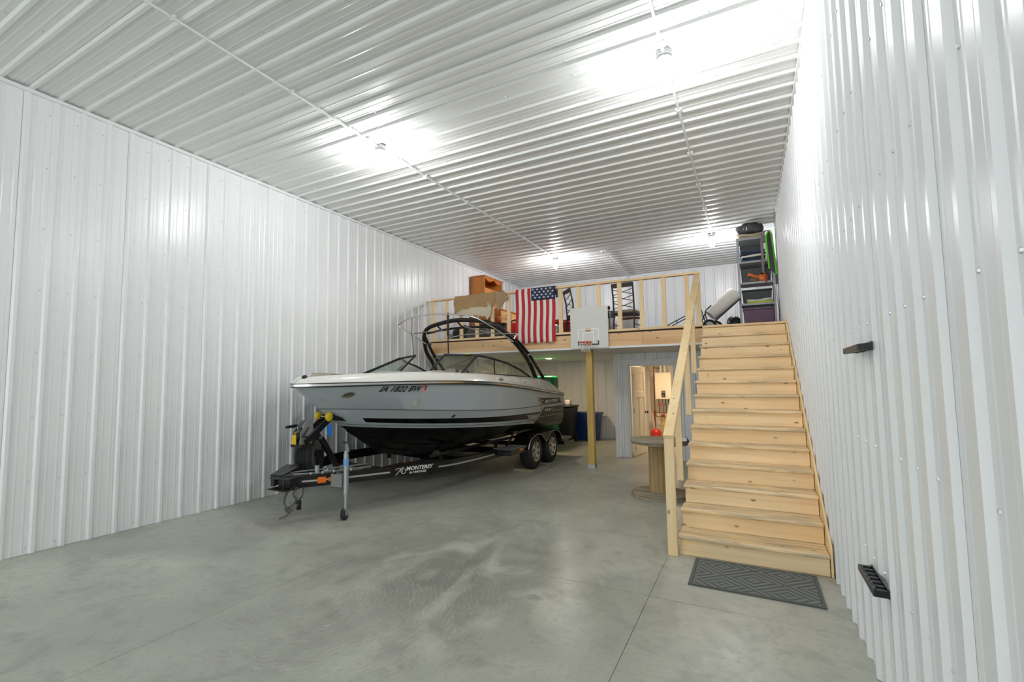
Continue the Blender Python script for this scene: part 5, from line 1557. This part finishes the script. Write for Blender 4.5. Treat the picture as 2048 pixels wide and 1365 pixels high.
for k in range(ns):
    a0, a1 = 2 * PI * k / ns + .012, 2 * PI * (k + 1) / ns - .012
    r0, r1 = .118, .146
    pts = [(RX + r0 * math.cos(a0), RY + r0 * math.sin(a0)), (RX + r1 * math.cos(a0), RY + r1 * math.sin(a0)), (RX + r1 * math.cos(a1), RY + r1 * math.sin(a1)), (RX + r0 * math.cos(a1), RY + r0 * math.sin(a1))]
    MB().prism([(x, y, .066) for x, y in pts], (0, 0, .634)).build('stave', M_STAVE, cr)
MB().lathe([(0, 0), (.034, 0), (.034, .002), (0, .002)], (RX + .01, RY - .02, .765), (0, 0, 1), 16).build('arbor_hole', M_BLACK, cr)
MB().box(RX + .295, RY - .16, .765, RX + .36, RY - .05, .812).build('steel_plate', M_GALV, cr)

# ------------------------------------------------------------------ floor mat, bins, wall racks
def mat_rubber():
    m, nt, b = new_mat('ribbed_door_mat')
    tc = N(nt, 'ShaderNodeTexCoord')
    ck = N(nt, 'ShaderNodeTexChecker', Scale=5.0)
    w1 = N(nt, 'ShaderNodeTexWave', bands_direction='DIAGONAL', Scale=9.0, Distortion=.3)
    mp = N(nt, 'ShaderNodeMapping'); mp.inputs['Scale'].default_value = (-1, 1, 1)
    w2 = N(nt, 'ShaderNodeTexWave', bands_direction='DIAGONAL', Scale=9.0, Distortion=.3)
    nt.links.new(tc.outputs['Object'], mp.inputs[0])
    nt.links.new(mp.outputs[0], w2.inputs['Vector']); nt.links.new(tc.outputs['Object'], w1.inputs['Vector']); nt.links.new(tc.outputs['Object'], ck.inputs['Vector'])
    mx = N(nt, 'ShaderNodeMix', data_type='FLOAT')
    nt.links.new(ck.outputs['Fac'], mx.inputs[0]); nt.links.new(w1.outputs['Fac'], mx.inputs[2]); nt.links.new(w2.outputs['Fac'], mx.inputs[3])
    rp = N(nt, 'ShaderNodeMix', data_type='RGBA')
    rp.inputs[6].default_value = lin((74, 77, 75)) + (1,); rp.inputs[7].default_value = lin((118, 121, 117)) + (1,)
    nt.links.new(mx.outputs[0], rp.inputs[0]); nt.links.new(rp.outputs[2], b.inputs['Base Color'])
    b.inputs['Roughness'].default_value = .9
    bp = N(nt, 'ShaderNodeBump', Strength=.5, Distance=.004)
    nt.links.new(mx.outputs[0], bp.inputs['Height']); nt.links.new(bp.outputs['Normal'], b.inputs['Normal'])
    return m
M_MAT = mat_rubber()
fm_ = thing('door_mat', 'dark grey ribbed door mat on the floor before the stairs', 'mat', (-.045, 4.49, .001))
MB().box(-.455, 4.205, .001, .355, 4.785, .010).build('mat_field', M_MAT, fm_)
MB().box(-.480, 4.180, .001, .380, 4.203, .012).box(-.480, 4.787, .001, .380, 4.808, .012).box(-.480, 4.203, .001, -.457, 4.787, .012).box(.357, 4.203, .001, .380, 4.787, .012).build('rubber_border', mat('mat_border', (84, 87, 86), .8), fm_)

rb = thing('recycling_bin', 'square blue recycling bin under the loft behind the yellow post', 'bin', (-3.85, 13.15, 0))
a, b2_, zt = .195, .255, .712
def sq(r, z, n=8, rad=.06):
    pts = []
    for cx_, cy_, a0 in ((1, 1, 0), (-1, 1, PI / 2), (-1, -1, PI), (1, -1, 1.5 * PI)):
        for k in range(n):
            t = a0 + PI / 2 * k / (n - 1)
            pts.append((-3.80 + cx_ * (r * 1.22 - rad) + rad * math.cos(t), 13.05 + cy_ * (r - rad) + rad * math.sin(t), z))
    return pts
MB().grid([sq(.10, .004), sq(.21, .002), sq(.215, .02), sq(.258, .60), sq(.275, .61), sq(.280, .712), sq(.272, .712), sq(.250, .60), sq(.20, .02), sq(.10, .02)], close_u=True).build('body', M_BLUEBIN, rb, smooth=True, angle=40)
MB().grid([sq(.282, .690), sq(.300, .690), sq(.300, .722), sq(.274, .722)], close_u=True, close_v=True).build('rim', M_BLUEBIN, rb, smooth=True, angle=40)
lg = MB().lathe([(0, 0), (.062, 0), (.062, .004), (0, .004)], (-3.86, 12.812, .40), (0, -1, -.06), 24)
lgo = lg.build('round_emblem', M_WHITEP, rb)
ar = MB()
for k in range(3):
    t0 = k * 2 * PI / 3 + .5
    for t_ in np.linspace(t0, t0 + 1.35, 5)[:-1]:
        p, q = [(-3.86 + .036 * math.cos(t), .400 + .036 * math.sin(t)) for t in (t_, t_ + .36)]
        ar.bar((p[0], 12.8065, p[1]), (q[0], 12.8065, q[1]), .002, .014, (0, 0, 1) if abs(q[0] - p[0]) > abs(q[1] - p[1]) else (1, 0, 0))
    te = t0 + 1.45
    ar.prism([(-3.86 + .020 * math.cos(te), 12.8055, .400 + .020 * math.sin(te)), (-3.86 + .052 * math.cos(te), 12.8055, .400 + .052 * math.sin(te)), (-3.86 + .036 * math.cos(te + .45), 12.8055, .400 + .036 * math.sin(te + .45))], (0, .002, 0))
ar.build('recycling_arrows', M_INK, lgo)['kind'] = 'stuff'
bk_ = thing('black_trash_cart', 'tall black lidded cart behind the boat stern', 'bin', (-4.25, 12.37, 0))
MB().add([(-4.50, 12.15, .06), (-4.00, 12.15, .06), (-4.00, 12.60, .06), (-4.50, 12.60, .06), (-4.57, 12.08, .90), (-3.92, 12.08, .90), (-3.92, 12.65, .90), (-4.57, 12.65, .90)], [(3, 2, 1, 0), (4, 5, 6, 7), (0, 1, 5, 4), (1, 2, 6, 5), (2, 3, 7, 6), (3, 0, 4, 7)]).build('body', M_DARK, bk_, bevel=.03, seg=3)
MB().box(-4.59, 12.06, .90, -3.90, 12.67, .942).build('lid', mat('black_lid', (28, 28, 28), .45), bk_, bevel=.02, seg=3)
for x in (-4.52, -3.98):
    MB().lathe([(.04, -.025), (.095, -.025), (.095, .025), (.04, .025)], (x, 12.57, .096), (1, 0, 0), 20, close=True).build('wheel', M_RUBBER, bk_)
gt = thing('green_tank', 'tall green plastic tank behind the stern under the loft', 'tank', (-4.375, 11.42, 0))
def rr_ring(cx_, cy_, hx, hy, z, rad=.08, n=6):
    pts = []
    for sx_, sy_, a0 in ((1, 1, 0), (-1, 1, PI / 2), (-1, -1, PI), (1, -1, 1.5 * PI)):
        for k in range(n):
            t = a0 + PI / 2 * k / (n - 1)
            pts.append((cx_ + sx_ * (hx - rad) + rad * math.cos(t), cy_ + sy_ * (hy - rad) + rad * math.sin(t), z))
    return pts
gx, gy = -4.375, 11.42
gr_rows = [rr_ring(gx, gy, .10, .05, .002, .04)] + [rr_ring(gx, gy, .30 - d, .22 - d, z) for z, d in ((.002, .04), (.03, .0), (.42, .0), (.44, .012), (.47, .012), (.49, 0), (.92, 0), (.94, .012), (.97, .012), (.99, 0), (1.62, 0), (1.66, .01), (1.685, .05))] + [rr_ring(gx, gy, .10, .05, 1.69, .04)]
MB().grid(gr_rows, close_u=True).build('body', M_GREEN, gt, smooth=True, angle=60)
MB().lathe([(.07, 0), (.075, .03), (.06, .035), (0, .035)], (gx, gy, 1.688), (0, 0, 1), 18).build('cap', M_BLACK, gt, smooth=True)
MB().add(gr_rows[0] + gr_rows[-1], [tuple(range(24)), tuple(range(24, 48))]).build('end_faces', M_GREEN, gt)
wj = box_thing('white_jug', 'small white container on top of the black cart', 'container', -4.16, 12.30, .943, -4.03, 12.46, 1.07, M_WHITEP, bevel=.02)

def rack(label, y0, z, n, tilt, L=.36):
    """slotted black steel shelf bracket on the right wall"""
    t = thing('wall_rack', label, 'wall rack', (XR - RH, y0 + L / 2, z))
    xw, xo, th = XR - RH - .002, .441, .030
    za = lambda f: z + tilt * f   # f = 0 at wall, 1 at the outer edge
    MB().add([(xw, y0, z - .018), (xw, y0 + L, z - .018), (xw, y0 + L, z + .022), (xw, y0, z + .022), (xw - .006, y0, z - .018), (xw - .006, y0 + L, z - .018), (xw - .006, y0 + L, z + .022), (xw - .006, y0, z + .022)],
             [(3, 2, 1, 0), (4, 5, 6, 7), (0, 1, 5, 4), (1, 2, 6, 5), (2, 3, 7, 6), (3, 0, 4, 7)]).build('wall_plate', M_BLACK, t)
    for k in range(n + 1):
        y = y0 + k * (L - .018) / n
        MB().prism([(xw - .006, y, za(0) - th / 2), (xo, y, za(1) - th / 2), (xo, y, za(1) + th / 2), (xw - .006, y, za(0) + th / 2)], (0, .018, 0)).build('prong', mat('dark_grey_steel', (62, 64, 66), .4, .3), t, bevel=.002, seg=1)
    MB().box(xo - .004, y0, za(1) - th / 2, xo + .012, y0 + L, za(1) + th / 2).build('front_bar', MATS['dark_grey_steel'], t, bevel=.002)
    MB().prism([(xw - .006, y0 - .003, za(0) - th / 2), (xo, y0 - .003, za(1) - th / 2), (xo, y0 - .003, za(1) + th / 2), (xw - .006, y0 - .003, za(0) + th / 2)], (0, .003, 0)).build('end_plate', M_BLACK, t)
rack('black slotted steel rack high on the right wall', 2.89, 1.700, 6, -.004, .40)
rack('black slotted steel rack low on the right wall', 2.91, .582, 6, .0)

# ------------------------------------------------------------------ utility room contents
bo_ = thing('boiler', 'white wall hung boiler inside the utility room', 'boiler', (-1.93, 13.2, 1.08))
M_BOIL = mat('white_boiler_case', (236, 226, 208), .4)
MB().box(-2.085, 13.10, 1.09, -1.70, 13.42, 1.755).build('case', M_BOIL, bo_, bevel=.015, seg=3)
MB().box(-1.935, 13.092, 1.135, -1.845, 13.102, 1.30).build('control_panel', M_INK, bo_, bevel=.003)
MB().box(-1.925, 13.089, 1.245, -1.855, 13.094, 1.285).build('display', mat('green_grey_display', (120, 136, 110), .3), bo_)
MB().ellipsoid((-1.89, 13.088, 1.175), (.022, .006, .022)).build('dial', M_GREY, bo_, smooth=True)
for x in (-1.96, -1.86):
    MB().cyl((x, 13.25, 1.755), (x, 13.25, 2.10), .035, 12).build('flue_pipe', M_WHITEP, bo_, smooth=True)
pipes = thing('copper_piping', 'copper and brass heating pipes below the boiler', 'pipes', (-2.0, 13.2, .3))
MB().tube(smooth_path([(-1.98, 13.2, 1.86), (-2.10, 13.2, 1.87), (-2.118, 13.2, 1.82), (-2.118, 13.2, .42)]), .013, 8).build('riser_pipe', M_COPPER, pipes, smooth=True)
MB().tube([(-2.118, 13.18, .75), (-1.55, 13.18, .75)], .014, 8).build('manifold_pipe', M_COPPER, pipes, smooth=True)
MB().tube([(-2.118, 13.16, .66), (-1.55, 13.16, .66)], .018, 8).build('manifold_pipe', M_BRASS, pipes, smooth=True)
MB().box(-2.15, 13.14, .66, -2.09, 13.22, .79).build('valve_body', M_COPPER, pipes, bevel=.006)
for x in (-2.02, -1.93, -1.86, -1.79):
    MB().tube(smooth_path([(x, 13.2, 1.09), (x, 13.2, .98), (x + .02, 13.19, .90), (x + .01, 13.18, .76)]), .010, 8).build('drop_pipe', M_COPPER if x < -1.9 else M_DARK, pipes, smooth=True)
MB().lathe([(0, -.04), (.035, -.04), (.04, 0), (.035, .04), (0, .04)], (-1.92, 13.12, .69), (1, 0, 0), 14).build('circulator_pump', mat('brick_red_pump', (140, 62, 36), .5), pipes, smooth=True)
for k in range(4):
    x = -2.03 + k * .055
    MB().lathe([(0, 0), (.016, .003), (.016, .016), (0, .018)], (x, 13.14, .93 + .03 * (k % 2)), (0, -1, 0), 10).build('valve_handle', M_RED if k < 3 else M_BLACK, pipes, smooth=True)
M_PEX = mat('yellow_tubing', (214, 178, 84), .5)
for k in range(5):
    MB().tube([(-1.985 + k * .045, 13.18, .64), (-1.985 + k * .05, 13.2, .02)], .014, 8).build('floor_heat_tube', M_PEX, pipes, smooth=True)
rt = thing('expansion_tank', 'round red expansion tank on the utility room floor', 'tank', (-2.05, 12.6, 0))
MB().lathe([(0, 0), (.10, .0), (.128, .03), (.130, .26), (.120, .32), (.08, .385), (.03, .405), (0, .408)], (-2.02, 12.6, 0), (0, 0, 1), 24).build('tank_body', mat('red_enamel', (190, 34, 28), .35), rt, smooth=True, angle=60)
MB().cyl((-2.02, 12.6, .40), (-2.05, 12.62, .72), .010, 8).build('tank_pipe', M_COPPER, rt)
